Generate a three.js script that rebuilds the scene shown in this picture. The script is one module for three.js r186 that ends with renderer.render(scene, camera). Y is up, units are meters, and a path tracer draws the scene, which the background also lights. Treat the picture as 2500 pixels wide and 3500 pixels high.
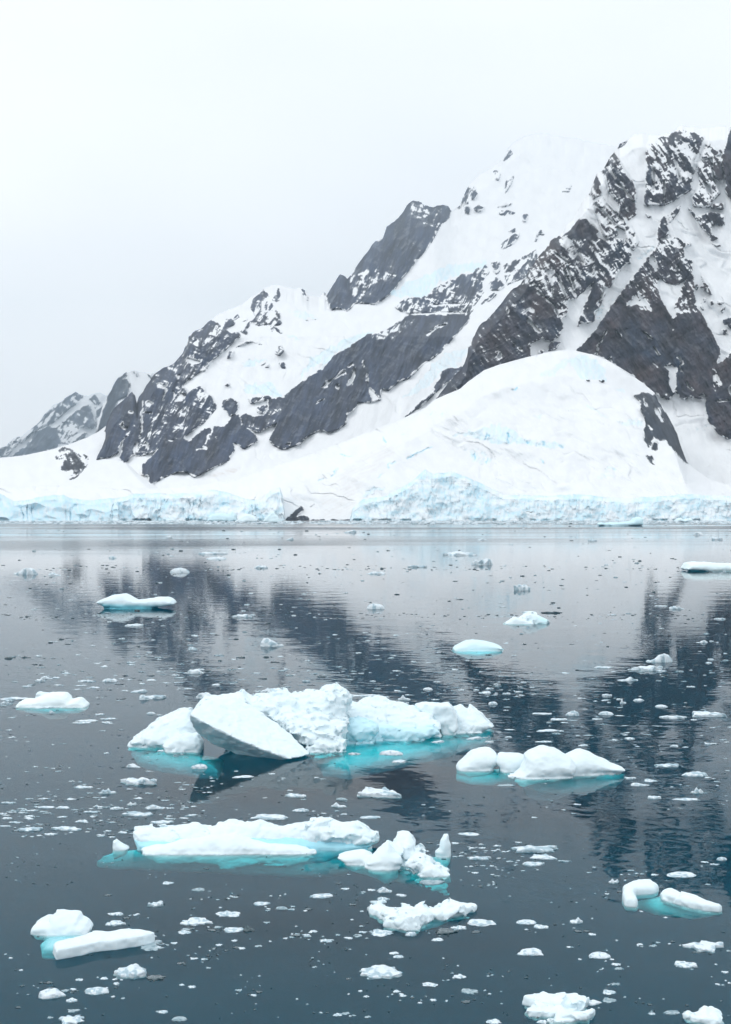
import * as THREE from 'three';
import { ConvexHull } from 'three/addons/math/ConvexHull.js';

// ---------------------------------------------------------------- camera, sky, sun, exposure
const W = 2500, H = 3500, F = 4808, EYE = 10, HZ = 1750;   // photograph's frame, focal length in its pixels, eye height above the sea, horizon row
const scene = new THREE.Scene();
const camera = new THREE.PerspectiveCamera(2 * Math.atan(H / 2 / F) * 180 / Math.PI, W / H, 0.5, 60000);
camera.position.set(0, EYE, 0);
camera.lookAt(0, EYE, -100);

const renderer = new THREE.WebGLRenderer({ antialias: true });
renderer.toneMapping = THREE.LinearToneMapping;
renderer.toneMappingExposure = 1.0;
renderer.shadowMap.enabled = true;

const sun = new THREE.DirectionalLight(0xfffaf4, 0.85);
sun.position.set(-620, 800, 120);
sun.castShadow = true;
sun.shadow.radius = 42;
sun.shadow.camera.left = -120; sun.shadow.camera.right = 120; sun.shadow.camera.top = 200; sun.shadow.camera.bottom = -200;
sun.shadow.camera.far = 4000;
scene.add(sun);

// ---------------------------------------------------------------- helpers
let seed = 20240611;
const rnd = () => { seed |= 0; seed = seed + 0x6D2B79F5 | 0; let t = Math.imul(seed ^ seed >>> 15, 1 | seed); t = t + Math.imul(t ^ t >>> 7, 61 | t) ^ t; return ((t ^ t >>> 14) >>> 0) / 4294967296; };
const rr = (a, b) => a + (b - a) * rnd();
const clamp = (x, a = 0, b = 1) => x < a ? a : x > b ? b : x;
const mix = (a, b, t) => a + (b - a) * t;
const smooth = (a, b, x) => { const t = clamp((x - a) / (b - a)); return t * t * (3 - 2 * t); };

const PERM = new Uint8Array(512);
{ const p = [...Array(256).keys()]; for (let i = 255; i > 0; i--) { const j = Math.floor(rnd() * (i + 1)); [p[i], p[j]] = [p[j], p[i]]; } for (let i = 0; i < 512; i++) PERM[i] = p[i & 255]; }
const G3 = [[1, 1, 0], [-1, 1, 0], [1, -1, 0], [-1, -1, 0], [1, 0, 1], [-1, 0, 1], [1, 0, -1], [-1, 0, -1], [0, 1, 1], [0, -1, 1], [0, 1, -1], [0, -1, -1], [1, 1, 0], [-1, 1, 0], [0, -1, 1], [0, -1, -1]];
const fade = (t) => t * t * t * (t * (t * 6 - 15) + 10);
function n3(x, y, z) {
  const xi = Math.floor(x), yi = Math.floor(y), zi = Math.floor(z), X = xi & 255, Y = yi & 255, Z = zi & 255;
  x -= xi; y -= yi; z -= zi;
  const u = fade(x), v = fade(y), w = fade(z), A = PERM[X] + Y, B = PERM[X + 1] + Y;
  const AA = PERM[A] + Z, AB = PERM[A + 1] + Z, BA = PERM[B] + Z, BB = PERM[B + 1] + Z;
  const g = (h, a, b, c) => { const q = G3[PERM[h] & 15]; return q[0] * a + q[1] * b + q[2] * c; };
  return mix(mix(mix(g(AA, x, y, z), g(BA, x - 1, y, z), u), mix(g(AB, x, y - 1, z), g(BB, x - 1, y - 1, z), u), v),
    mix(mix(g(AA + 1, x, y, z - 1), g(BA + 1, x - 1, y, z - 1), u), mix(g(AB + 1, x, y - 1, z - 1), g(BB + 1, x - 1, y - 1, z - 1), u), v), w);
}
const n2 = (x, y, s = 0.37) => n3(x, y, s);
function fbm(x, y, s, oct = 4, gain = 0.5) { let a = 1, t = 0, f = 1; for (let i = 0; i < oct; i++) { t += a * n3(x * f, y * f, s + i * 7.3); a *= gain; f *= 2.03; } return t; }
function fbm3(x, y, z, oct = 3) { let a = 1, t = 0, f = 1; for (let i = 0; i < oct; i++) { t += a * n3(x * f + i * 5.1, y * f + i * 9.7, z * f); a *= 0.5; f *= 2.07; } return t; }
function ridged(x, y, s, oct = 4) { let a = 1, t = 0, f = 1; for (let i = 0; i < oct; i++) { t += a * (1 - 2.2 * Math.abs(n3(x * f, y * f, s + i * 3.9))); a *= 0.5; f *= 2.1; } return t; }
const hash3 = (x, y, z) => PERM[(PERM[(PERM[x & 255] + y) & 255] + z) & 255];
function cell3(x, y, z) {                       // distance to the nearest of scattered points
  const xi = Math.floor(x), yi = Math.floor(y), zi = Math.floor(z);
  let best = 9;
  for (let i = -1; i < 2; i++) for (let j = -1; j < 2; j++) for (let k = -1; k < 2; k++) {
    const a = hash3(xi + i, yi + j, zi + k), b = PERM[a + 1], c = PERM[b + 3];
    const dx = xi + i + a / 255 - x, dy = yi + j + b / 255 - y, dz = zi + k + c / 255 - z, d = dx * dx + dy * dy + dz * dz;
    if (d < best) best = d;
  }
  return Math.sqrt(best);
}
function block3(x, y, z) {                       // like broken ice: each cell is a facet with a height and tilt of its own
  const xi = Math.floor(x), yi = Math.floor(y), zi = Math.floor(z);
  let best = 9, bx = 0, by = 0, bz = 0, id = 0;
  for (let i = -1; i < 2; i++) for (let j = -1; j < 2; j++) for (let k = -1; k < 2; k++) {
    const a = hash3(xi + i, yi + j, zi + k), b = PERM[a + 1], c = PERM[b + 3];
    const dx = x - (xi + i + a / 255), dy = y - (yi + j + b / 255), dz = z - (zi + k + c / 255), d = dx * dx + dy * dy + dz * dz;
    if (d < best) { best = d; bx = dx; by = dy; bz = dz; id = PERM[c + 5]; }
  }
  return (id / 255 - 0.5) + bx * (PERM[id + 1] / 255 - 0.5) * 1.4 + by * (PERM[id + 2] / 255 - 0.5) * 1.4 + bz * (PERM[id + 4] / 255 - 0.5) * 1.4;
}
// point seen at column X and row Y of the photograph, at the given distance from the eye
const at = (X, Y, d) => new THREE.Vector3((X - W / 2) / F * d, EYE - (Y - HZ) / F * d, -d);
const seaDepth = (Y) => F * EYE / (Y - HZ);
function curve(pts) {                            // piecewise linear function through [x, y] pairs
  return (x) => {
    if (x <= pts[0][0]) return pts[0][1];
    for (let i = 1; i < pts.length; i++) if (x <= pts[i][0]) return mix(pts[i - 1][1], pts[i][1], (x - pts[i - 1][0]) / (pts[i][0] - pts[i - 1][0]));
    return pts[pts.length - 1][1];
  };
}
const frame = (ox, oy, s) => (...v) => { const o = []; for (let i = 0; i < v.length; i += 2) o.push([ox + v[i] / s, oy + v[i + 1] / s]); return o; };
const Z1 = frame(0, 1200, 2.32), Z2 = frame(600, 900, 2.32), Z3 = frame(1100, 600, 2.32), Z4 = frame(1500, 400, 3.248), Z5 = frame(2000, 400, 3.248), Z6 = frame(1500, 800, 3.248), Z7 = frame(1950, 850, 2.953), Z8 = frame(800, 1150, 1.804), Z9 = frame(1600, 1100, 1.804);

const taken = {};
const numbered = (n) => { const k = taken[n] = (taken[n] ?? -1) + 1; return k ? `${n}_${String(k).padStart(3, '0')}` : n; };
function tag(o, label, category, group, kind) {
  o.userData.label = label; o.userData.category = category;
  if (group) o.userData.group = group;
  if (kind) o.userData.kind = kind;
  return o;
}
function mesh(name, geometry, material, parent) {
  const m = new THREE.Mesh(geometry, material);
  m.name = parent ? name : numbered(name);
  m.castShadow = m.receiveShadow = true;
  (parent ?? scene).add(m);
  return m;
}

// ---------------------------------------------------------------- sky
{
  const w = 1024, h = 512, data = new Float32Array(w * h * 4);
  for (let r = 0; r < h; r++) for (let c = 0; c < w; c++) {
    const up = ((r + 0.5) / h - 0.5) * Math.PI, az = ((c + 0.5) / w - 0.5) * 2 * Math.PI;
    const x = Math.cos(up) * Math.cos(az), y = Math.sin(up), z = Math.cos(up) * Math.sin(az);
    const s = Math.max(0, y);
    const cloud = fbm3(x * 1.6 + 3.1, y * 3.4 + 0.4, z * 1.6 + 1.7, 4);
    const L = (1.29 - 0.02 * s) * (1 + 0.10 * cloud);
    const k = clamp(0.5 - cloud * 0.9);
    const i = (r * w + c) * 4;
    data[i] = L * mix(0.97, 0.93, k); data[i + 1] = L * mix(0.995, 0.978, k); data[i + 2] = L * mix(1.02, 1.03, k); data[i + 3] = 1;
  }
  const t = new THREE.DataTexture(data, w, h, THREE.RGBAFormat, THREE.FloatType);
  t.mapping = THREE.EquirectangularReflectionMapping;
  t.magFilter = t.minFilter = THREE.LinearFilter;
  t.needsUpdate = true;
  scene.background = t;
  scene.environment = t;
}
scene.fog = new THREE.FogExp2(new THREE.Color().setRGB(0.7, 0.86, 1.0), 0.000063);

// ---------------------------------------------------------------- materials
const rockMat = new THREE.MeshStandardMaterial({ name: 'rock', roughness: 0.92, vertexColors: true });
const snowMat = new THREE.MeshStandardMaterial({ name: 'snow', roughness: 0.85, vertexColors: true });
const glacierMat = new THREE.MeshStandardMaterial({ name: 'glacier_ice', roughness: 0.6, vertexColors: true });
const bergMat = new THREE.MeshPhysicalMaterial({ name: 'berg_ice', roughness: 0.6, vertexColors: true });
const chunkMat = new THREE.MeshPhysicalMaterial({ name: 'white_ice', vertexColors: true, color: new THREE.Color().setRGB(0.7, 0.77, 0.81), roughness: 0.6 });
const greyIceMat = new THREE.MeshPhysicalMaterial({ name: 'wet_grey_ice', vertexColors: true, color: new THREE.Color().setRGB(0.32, 0.42, 0.46), roughness: 0.25 });
const darkIceMat = new THREE.MeshPhysicalMaterial({ name: 'clear_dark_ice', vertexColors: true, color: new THREE.Color().setRGB(0.05, 0.09, 0.105), roughness: 0.15 });

// ---------------------------------------------------------------- sea
{
  const N = 1024, TILE = 48, hgt = new Float32Array(N * N);
  const waves = [];
  for (let i = 0; i < 90; i++) {
    const lambda = 0.28 * Math.pow(30, Math.pow(rnd(), 1.3)), dir = rr(-0.9, 0.9) + (rnd() < 0.5 ? Math.PI : 0) + Math.PI / 2;
    const kx = Math.round(TILE / lambda * Math.cos(dir)), kz = Math.round(TILE / lambda * Math.sin(dir));
    if (!kx && !kz) continue;
    const k = Math.hypot(kx, kz) / TILE * 2 * Math.PI;
    waves.push([kx, kz, rr(0, 6.283), 1 / k * rr(0.5, 1.2)]);
  }
  const nx = new Float32Array(N * N), nz = new Float32Array(N * N);
  for (const [kx, kz, ph, a] of waves) {
    const sx = [], cx = [], q = 2 * Math.PI / N;
    for (let c = 0; c < N; c++) { sx.push(Math.sin(q * kx * c)); cx.push(Math.cos(q * kx * c)); }
    const gx = a * kx * 2 * Math.PI / TILE, gz = a * kz * 2 * Math.PI / TILE;
    for (let r = 0; r < N; r++) {
      const s = Math.sin(q * kz * r + ph), k = Math.cos(q * kz * r + ph);
      for (let c = 0; c < N; c++) { const co = cx[c] * k - sx[c] * s; nx[r * N + c] += gx * co; nz[r * N + c] += gz * co; }
    }
  }
  let rms = 0; for (let i = 0; i < N * N; i++) rms += nx[i] * nx[i] + nz[i] * nz[i];
  rms = Math.sqrt(rms / N / N);
  const K = 0.30 / rms, d = new Uint8Array(N * N * 4);          // stored steep for precision, flattened by normalScale
  for (let i = 0; i < N * N; i++) {
    d[i * 4] = clamp(127.5 - 127.5 * nx[i] * K, 0, 255); d[i * 4 + 1] = clamp(127.5 - 127.5 * nz[i] * K, 0, 255); d[i * 4 + 2] = 255; d[i * 4 + 3] = 255;
  }
  const nt = new THREE.DataTexture(d, N, N);
  nt.wrapS = nt.wrapT = THREE.RepeatWrapping; nt.magFilter = THREE.LinearFilter; nt.minFilter = THREE.LinearMipmapLinearFilter; nt.generateMipmaps = true; nt.needsUpdate = true;
  nt.repeat.set(1 / TILE, 1 / TILE);
  // wind on the water: roughness in drifting streaks, more of it out in the channel
  const M = 1024, SPAN = 2400, rd = new Uint8Array(M * M * 4);
  for (let r = 0; r < M; r++) for (let c = 0; c < M; c++) {
    const x = (c / M - 0.5) * SPAN, z = r / M * SPAN;
    const wind = smooth(190, 620, z + 150 * fbm(x / 240, z / 70, 2.2, 4)) * clamp(0.6 + 0.9 * fbm(x / 300, z / 110, 4.4, 4));
    const v = 0.004 + 0.2 * wind;
    rd[(r * M + c) * 4] = rd[(r * M + c) * 4 + 1] = rd[(r * M + c) * 4 + 2] = v * 255; rd[(r * M + c) * 4 + 3] = 255;
  }
  const rt = new THREE.DataTexture(rd, M, M);
  rt.magFilter = THREE.LinearFilter; rt.needsUpdate = true;
  rt.repeat.set(1 / SPAN, 1 / SPAN); rt.offset.set(0.5, 0);
  const m = new THREE.MeshPhysicalMaterial({ name: 'sea_water', color: 0xffffff, roughness: 1, roughnessMap: rt, normalMap: nt, normalScale: new THREE.Vector2(0.0125, 0.0125), ior: 1.125, transmission: 1, thickness: 4, attenuationColor: new THREE.Color().setRGB(0.15, 0.866, 0.893), attenuationDistance: 1 });
  const x = 5000, zn = 60, zf = -12400, g = new THREE.BufferGeometry();
  g.setAttribute('position', new THREE.Float32BufferAttribute([-x, 0, zn, x, 0, zn, x, 0, zf, -x, 0, zf], 3));
  g.setAttribute('normal', new THREE.Float32BufferAttribute([0, 1, 0, 0, 1, 0, 0, 1, 0, 0, 1, 0], 3));
  g.setAttribute('uv', new THREE.Float32BufferAttribute([-x, -zn, x, -zn, x, -zf, -x, -zf], 2));
  g.setIndex([0, 1, 2, 0, 2, 3]);
  tag(mesh('sea', g, m), 'calm dark sea with faint ripples mirroring the mountains', 'sea', null, 'structure');
  const b = new THREE.PlaneGeometry(10000, 12500).rotateX(-Math.PI / 2).translate(0, -5, -6180);  // unseen sheet added to stand in for light scattered back by deep water
  tag(mesh('upwelling_sheet', b, new THREE.MeshStandardMaterial({ name: 'upwelling_tint', color: new THREE.Color().setRGB(0.5, 0.56, 0.56), roughness: 1 })), 'unseen blue grey sheet under the sea, added for the light rising from deep water', 'upwelling_sheet', null, 'structure');
}

// ---------------------------------------------------------------- mountains: reliefs of rock, snow and ice, with blue shading painted on steep faces
const RW = 1500, RH = 760, RX = -240, RY = 380;       // rasters of cover: two photograph pixels a cell
class Cover {
  constructor() { this.f = new Float32Array(RW * RH).fill(1); this.ice = new Float32Array(RW * RH); this.dirt = new Float32Array(RW * RH); }
  fill(poly, v, into = this.f) {
    const p = poly.map(([x, y]) => [(x - RX) / 2, (y - RY) / 2]);
    let lo = 1e9, hi = -1e9; for (const [, y] of p) { lo = Math.min(lo, y); hi = Math.max(hi, y); }
    for (let r = Math.max(0, Math.floor(lo)); r <= Math.min(RH - 1, Math.ceil(hi)); r++) {
      const xs = [], y = r + 0.01;
      for (let i = 0; i < p.length; i++) { const a = p[i], b = p[(i + 1) % p.length]; if ((a[1] > y) !== (b[1] > y)) xs.push(a[0] + (y - a[1]) / (b[1] - a[1]) * (b[0] - a[0])); }
      xs.sort((a, b) => a - b);
      for (let i = 0; i + 1 < xs.length; i += 2) for (let c = Math.max(0, Math.ceil(xs[i])); c <= Math.min(RW - 1, xs[i + 1]); c++) into[r * RW + c] = v;
    }
  }
  rock(poly, snowShare = 0) { this.fill(poly, snowShare); return this; }
  snow(poly, share = 1) { this.fill(poly, share); return this; }
  blue(poly, v = 1) { this.fill(poly, v, this.ice); return this; }  // bluish shade of seracs and scarps, painted on as patches
  dirty(poly, v = 1) { this.fill(poly, v, this.dirt); return this; }
  streak(pts, w, share = 1) {                          // tapering band of snow along a line
    for (let i = 0; i + 1 < pts.length; i++) {
      const [a, b] = [pts[i], pts[i + 1]], l = Math.hypot(b[0] - a[0], b[1] - a[1]) || 1, px = -(b[1] - a[1]) / l, py = (b[0] - a[0]) / l;
      this.fill([[a[0] + px * w / 2, a[1] + py * w / 2], [b[0] + px * w * 0.4, b[1] + py * w * 0.4], [b[0] - px * w * 0.4, b[1] - py * w * 0.4], [a[0] - px * w / 2, a[1] - py * w / 2]], share);
    }
    return this;
  }
  crack(pts, w) { const f = this.f; this.f = this.ice; this.streak(pts, w, 2.2); this.f = f; return this; }
  soften() {                                           // a light blur, so that noise can fray the outlines
    for (const a of [this.f, this.ice, this.dirt]) {
      const reach = a === this.dirt ? 3 : 1;
      for (let pass = 0; pass < 2; pass++) {
        const s = a.slice(), step = pass ? RW : 1;
        for (let i = reach * RW; i < a.length - reach * RW; i++) { let t = 0; for (let k = -reach; k <= reach; k++) t += s[i + k * step]; a[i] = t / (2 * reach + 1); }
      }
    }
    return this;
  }
  get(a, X, Y) {
    const x = clamp((X - RX) / 2, 0, RW - 1.01), y = clamp((Y - RY) / 2, 0, RH - 1.01), c = Math.floor(x), r = Math.floor(y), u = x - c, v = y - r, i = r * RW + c;
    return mix(mix(a[i], a[i + 1], u), mix(a[i + RW], a[i + RW + 1], u), v);
  }
}
// snow steps: long gentle backs that break off in short steep faces, here and there
function scarps(X, Y, s, size) {
  const t = (Y - 0.42 * X) / size + 1.3 * fbm(X / 170, Y / 120, s + 2.4, 3), fr = t - Math.floor(t), where = smooth(0.02, 0.3, n2(X / 210 + Math.floor(t) * 3.7, Y / 160, s + 6.2));
  return where * (1 - smooth(0, 0.16, fr) + smooth(0.16, 1, fr)) - where * 0.5;
}
/** A mountain side between its foot and its skyline, with a back that falls away behind it; split into what covers it. */
function relief({ name, label, category, x0, x1, step, top, foot, depth, cover, slant = 0, jag = 4, rockTone = () => [0.027, 0.035, 0.049], rockRelief = 1, snowy = 1.05, iceTone, snowRelief, seed: s0 = 1, grain = 1 }) {
  const n = Math.round((x1 - x0) / step), cols = n + 1;
  let tall = 0; for (let i = 0; i <= n; i++) tall = Math.max(tall, foot(x0 + i * step) - top(x0 + i * step));
  const m = Math.max(12, Math.round(tall / step)), rows = m + 4, P = new Float32Array(cols * rows * 3), C = new Float32Array(cols * rows * 3), K = new Uint8Array(cols * rows);
  const ca = Math.cos(slant), sa = Math.sin(slant), A = new Float32Array(cols * rows), Q = new Float32Array(cols * rows * 6);
  for (let i = 0; i <= n; i++) {
    const X = x0 + i * step, yt = top(X) - jag * (fbm(X / 34, 1.5, s0, 4) + 0.5 * Math.abs(n2(X / 7, 2.5, s0))), yf = foot(X);
    for (let j = 0; j <= m; j++) {
      const Y = mix(yf, yt, j / m), at0 = (j * cols + i);
      const wx = 6 * fbm(X / 22, Y / 22, s0 + 3, 3) * grain, wy = 6 * fbm(X / 22, Y / 22, s0 + 8, 3) * grain;
      const f = cover.get(cover.f, X + wx, Y + wy), blue = cover.get(cover.ice, X + wx * 2, Y + wy * 2), dirt = cover.get(cover.dirt, X + wx * 3, Y + wy);
      const u = X * ca + Y * sa, v = -X * sa + Y * ca, D0 = depth(X, Y, yt), rockiness = 1 - smooth(0.2, 0.95, cover.get(cover.f, X, Y));
      if (rockiness > 0.01) {
        const w = 9 * fbm(u / 60, v / 60, s0 + 77, 2);
        A[at0] = rockRelief * (-16 * ridged((u + w) / 95, v / 260, s0 + 5, 3) - 5.5 * ridged((u + w) / 30, v / 95, s0 + 21, 3) - 3.0 * ridged((v + w) / 34, u / 120, s0 + 33, 3) - 1.3 * fbm(u / 6, v / 10, s0 + 35, 2));
      }
      Q[at0 * 6] = Y; Q[at0 * 6 + 1] = f; Q[at0 * 6 + 2] = blue; Q[at0 * 6 + 3] = dirt; Q[at0 * 6 + 4] = D0; Q[at0 * 6 + 5] = rockiness;
    }
  }
  // snow lies where the rock leans back: compare the relief just above and below
  let sd = 0, cnt = 0;
  for (let i = 0; i <= n; i++) for (let j = 1; j < m; j++) { const a = j * cols + i; if (Q[a * 6 + 5] > 0.5) { const g = (A[a + cols] - A[a - cols]) / Math.max(0.5, Q[(a - cols) * 6] - Q[(a + cols) * 6]); sd += g * g; cnt++; } }
  sd = Math.sqrt(sd / Math.max(1, cnt)) || 1;
  for (let i = 0; i <= n; i++) {
    const X = x0 + i * step;
    for (let j = 0; j <= m; j++) {
      const at0 = j * cols + i, Y = Q[at0 * 6], f = Q[at0 * 6 + 1], blue = Q[at0 * 6 + 2], dirt = Q[at0 * 6 + 3], D0 = Q[at0 * 6 + 4], rockiness = Q[at0 * 6 + 5], sc = D0 / 2500;
      const u = X * ca + Y * sa, v = -X * sa + Y * ca;
      const lo2 = Math.max(0, j - 1) * cols + i, hi2 = Math.min(m, j + 1) * cols + i, ledge = (A[hi2] - A[lo2]) / Math.max(0.5, Q[lo2 * 6] - Q[hi2 * 6]) / sd;
      const patch = 1 / (1 + Math.exp(1.25 * ledge - 2.2 * fbm(u / 15, v / 44, s0 + 11, 4, 0.6) - 0.85 * n3(u / 3.1, v / 7, s0 + 2.2)));
      const isRock = f < 0.985 && patch > Math.min(f * snowy, mix(f, 1, 0.3)) - 0.02;
      let rel = rockiness * A[at0];
      if (rockiness < 0.99) rel += (1 - rockiness) * (snowRelief ? snowRelief(X, Y) : 15 * fbm(u / 110, v / 170, s0 + 31, 3) + 2.6 * fbm(u / 24, v / 60, s0 + 17, 4) + 7 * scarps(X, Y, s0, 46));
      const face = iceTone ? 1 : smooth(0.3, 0.55, Math.min(1, blue) + 0.38 * fbm(X / 13, Y / 6, s0 + 71, 3));
      if (blue > 0.02 && !iceTone) rel += face * (-3 + 4 * ridged(X / 26, Y / 40, s0 + 14, 3)) + Math.max(0, blue - 1) * 5;
      if (isRock) rel += 1.6;
      const p = at(X, Y, D0 + rel * sc);
      P[at0 * 3] = p.x; P[at0 * 3 + 1] = p.y; P[at0 * 3 + 2] = p.z;
      K[at0] = isRock ? 1 : iceTone || (face > 0.5 && blue > 0.12) ? 2 : 0;
      let col;
      if (isRock) {
        const t = rockTone(X, Y), g = clamp(1 + 0.65 * fbm(u / 34, v / 80, s0 + 41, 4) + 0.6 * fbm(u / 6, v / 40, s0 + 9, 3), 0.3, 2.6), dust = smooth(0.26, 0.0, patch - f) * 0.6 * clamp(f * 3.6 + 0.12);
        col = [mix(t[0] * g, 0.5, dust), mix(t[1] * g, 0.53, dust), mix(t[2] * g, 0.56, dust)];
      } else {
        const g = 0.795 + 0.03 * fbm(X / 30, Y / 30, s0 + 51, 3), dd = dirt * clamp(0.5 + 1.1 * fbm(u / 40, v / 7, s0 + 61, 3)), b = K[at0] === 2 ? Math.min(1, blue) * clamp(0.8 + 0.6 * fbm(X / 7, Y / 16, s0 + 73, 3)) : 0;
        const ic = iceTone ? iceTone(X, Y) : blue > 1.15 ? [0.36, 0.66, 0.8] : [0.64, 0.81, 0.88];  // serac and scarp shading goes into the vertex colour as blue
        col = [mix(mix(g, ic[0], b), 0.58, dd * 0.55), mix(mix(g * 1.022, ic[1], b), 0.52, dd * 0.55), mix(mix(g * 1.042, ic[2], b), 0.46, dd * 0.55)];
      }
      C[at0 * 3] = col[0]; C[at0 * 3 + 1] = col[1]; C[at0 * 3 + 2] = col[2];
    }
    const e = (m * cols + i), D1 = -P[e * 3 + 2], y1 = P[e * 3 + 1];
    [[30, -6], [180, -90], [700, -1e4]].forEach(([dz, dy], k) => {        // the far side
      const a = ((m + 1 + k) * cols + i);
      P[a * 3] = P[e * 3] * (D1 + dz) / D1; P[a * 3 + 1] = Math.max(-4, y1 + dy); P[a * 3 + 2] = -(D1 + dz);
      C.set(C.subarray(e * 3, e * 3 + 3), a * 3); K[a] = K[e];
    });
  }
  const g = new THREE.BufferGeometry(), idx = [];
  for (let j = 0; j < rows - 1; j++) for (let i = 0; i < n; i++) { const a = j * cols + i, b = a + 1, c = a + cols, d = c + 1; if ((i + j) & 1) idx.push(a, b, c, b, d, c); else idx.push(a, b, d, a, d, c); }
  g.setAttribute('position', new THREE.BufferAttribute(P, 3)); g.setIndex(idx); g.computeVertexNormals();
  const Nn = g.attributes.normal.array, root = new THREE.Group();
  root.name = numbered(name); scene.add(root); tag(root, label, category, null, 'structure');
  [['snow_cover', snowMat, 0], ['rock_face', rockMat, 1], ['blue_ice_and_shade', glacierMat, 2]].forEach(([part, mat, kind]) => {
    const map = new Int32Array(cols * rows).fill(-1), pos = [], nor = [], col = [], out = [];
    for (let t = 0; t < idx.length; t += 3) {
      const ks = [K[idx[t]], K[idx[t + 1]], K[idx[t + 2]]], k = ks[0] === ks[1] || ks[0] === ks[2] ? ks[0] : ks[1];
      if (k !== kind) continue;
      for (let q = 0; q < 3; q++) {
        const v = idx[t + q];
        // a corner on the border takes its colour from the nearest vertex of the same cover, so that edges stay crisp
        let w = v; if (K[v] !== kind) for (let z = 0; z < 3; z++) if (ks[z] === kind) { w = idx[t + z]; break; }
        if (w !== v) { out.push(pos.length / 3); pos.push(P[v * 3], P[v * 3 + 1], P[v * 3 + 2]); nor.push(Nn[v * 3], Nn[v * 3 + 1], Nn[v * 3 + 2]); col.push(C[w * 3], C[w * 3 + 1], C[w * 3 + 2]); continue; }
        if (map[v] < 0) { map[v] = pos.length / 3; pos.push(P[v * 3], P[v * 3 + 1], P[v * 3 + 2]); nor.push(Nn[v * 3], Nn[v * 3 + 1], Nn[v * 3 + 2]); col.push(C[v * 3], C[v * 3 + 1], C[v * 3 + 2]); }
        out.push(map[v]);
      }
    }
    if (!out.length) return;
    const q = new THREE.BufferGeometry();
    q.setAttribute('position', new THREE.Float32BufferAttribute(pos, 3)); q.setAttribute('normal', new THREE.Float32BufferAttribute(nor, 3)); q.setAttribute('color', new THREE.Float32BufferAttribute(col, 3)); q.setIndex(out);
    mesh(part, q, mat, root);
  });
  return root;
}

// --- far range on the left
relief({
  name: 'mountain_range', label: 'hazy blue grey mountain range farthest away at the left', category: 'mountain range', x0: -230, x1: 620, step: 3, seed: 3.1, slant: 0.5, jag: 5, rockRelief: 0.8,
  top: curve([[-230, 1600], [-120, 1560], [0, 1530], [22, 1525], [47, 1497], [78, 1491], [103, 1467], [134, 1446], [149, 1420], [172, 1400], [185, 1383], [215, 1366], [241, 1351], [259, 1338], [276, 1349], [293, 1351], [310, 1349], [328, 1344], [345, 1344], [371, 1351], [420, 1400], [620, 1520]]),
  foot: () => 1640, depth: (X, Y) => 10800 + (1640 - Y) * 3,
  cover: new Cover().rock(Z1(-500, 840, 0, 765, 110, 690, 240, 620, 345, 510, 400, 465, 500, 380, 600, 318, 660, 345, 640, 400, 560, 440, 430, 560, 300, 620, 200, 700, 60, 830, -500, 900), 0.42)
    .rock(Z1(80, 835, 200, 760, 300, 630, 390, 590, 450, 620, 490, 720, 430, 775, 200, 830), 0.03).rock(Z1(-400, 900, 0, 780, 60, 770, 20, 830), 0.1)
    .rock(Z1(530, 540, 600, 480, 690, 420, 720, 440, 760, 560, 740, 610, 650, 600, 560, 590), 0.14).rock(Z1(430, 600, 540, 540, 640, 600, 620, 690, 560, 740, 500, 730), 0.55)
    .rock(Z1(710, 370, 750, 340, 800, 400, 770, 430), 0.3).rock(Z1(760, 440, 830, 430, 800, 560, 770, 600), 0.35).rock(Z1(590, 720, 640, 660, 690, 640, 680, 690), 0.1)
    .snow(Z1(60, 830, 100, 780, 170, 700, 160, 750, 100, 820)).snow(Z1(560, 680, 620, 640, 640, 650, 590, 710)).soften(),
  rockTone: () => [0.042, 0.058, 0.088],  // distance haze put into the rock colour, paler and bluer
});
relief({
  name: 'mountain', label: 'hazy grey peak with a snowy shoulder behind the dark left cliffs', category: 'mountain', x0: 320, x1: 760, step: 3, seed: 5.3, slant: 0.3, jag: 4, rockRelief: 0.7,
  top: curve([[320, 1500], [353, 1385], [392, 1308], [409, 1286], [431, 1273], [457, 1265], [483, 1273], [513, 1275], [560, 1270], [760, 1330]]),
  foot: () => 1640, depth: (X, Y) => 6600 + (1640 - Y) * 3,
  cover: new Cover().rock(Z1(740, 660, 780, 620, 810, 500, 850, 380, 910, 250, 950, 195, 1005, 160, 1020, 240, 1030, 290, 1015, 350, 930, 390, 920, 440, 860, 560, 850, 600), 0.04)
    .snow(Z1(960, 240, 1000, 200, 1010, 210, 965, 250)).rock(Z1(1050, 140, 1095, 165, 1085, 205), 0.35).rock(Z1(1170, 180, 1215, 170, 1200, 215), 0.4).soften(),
  rockTone: () => [0.033, 0.046, 0.07],
});
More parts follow.
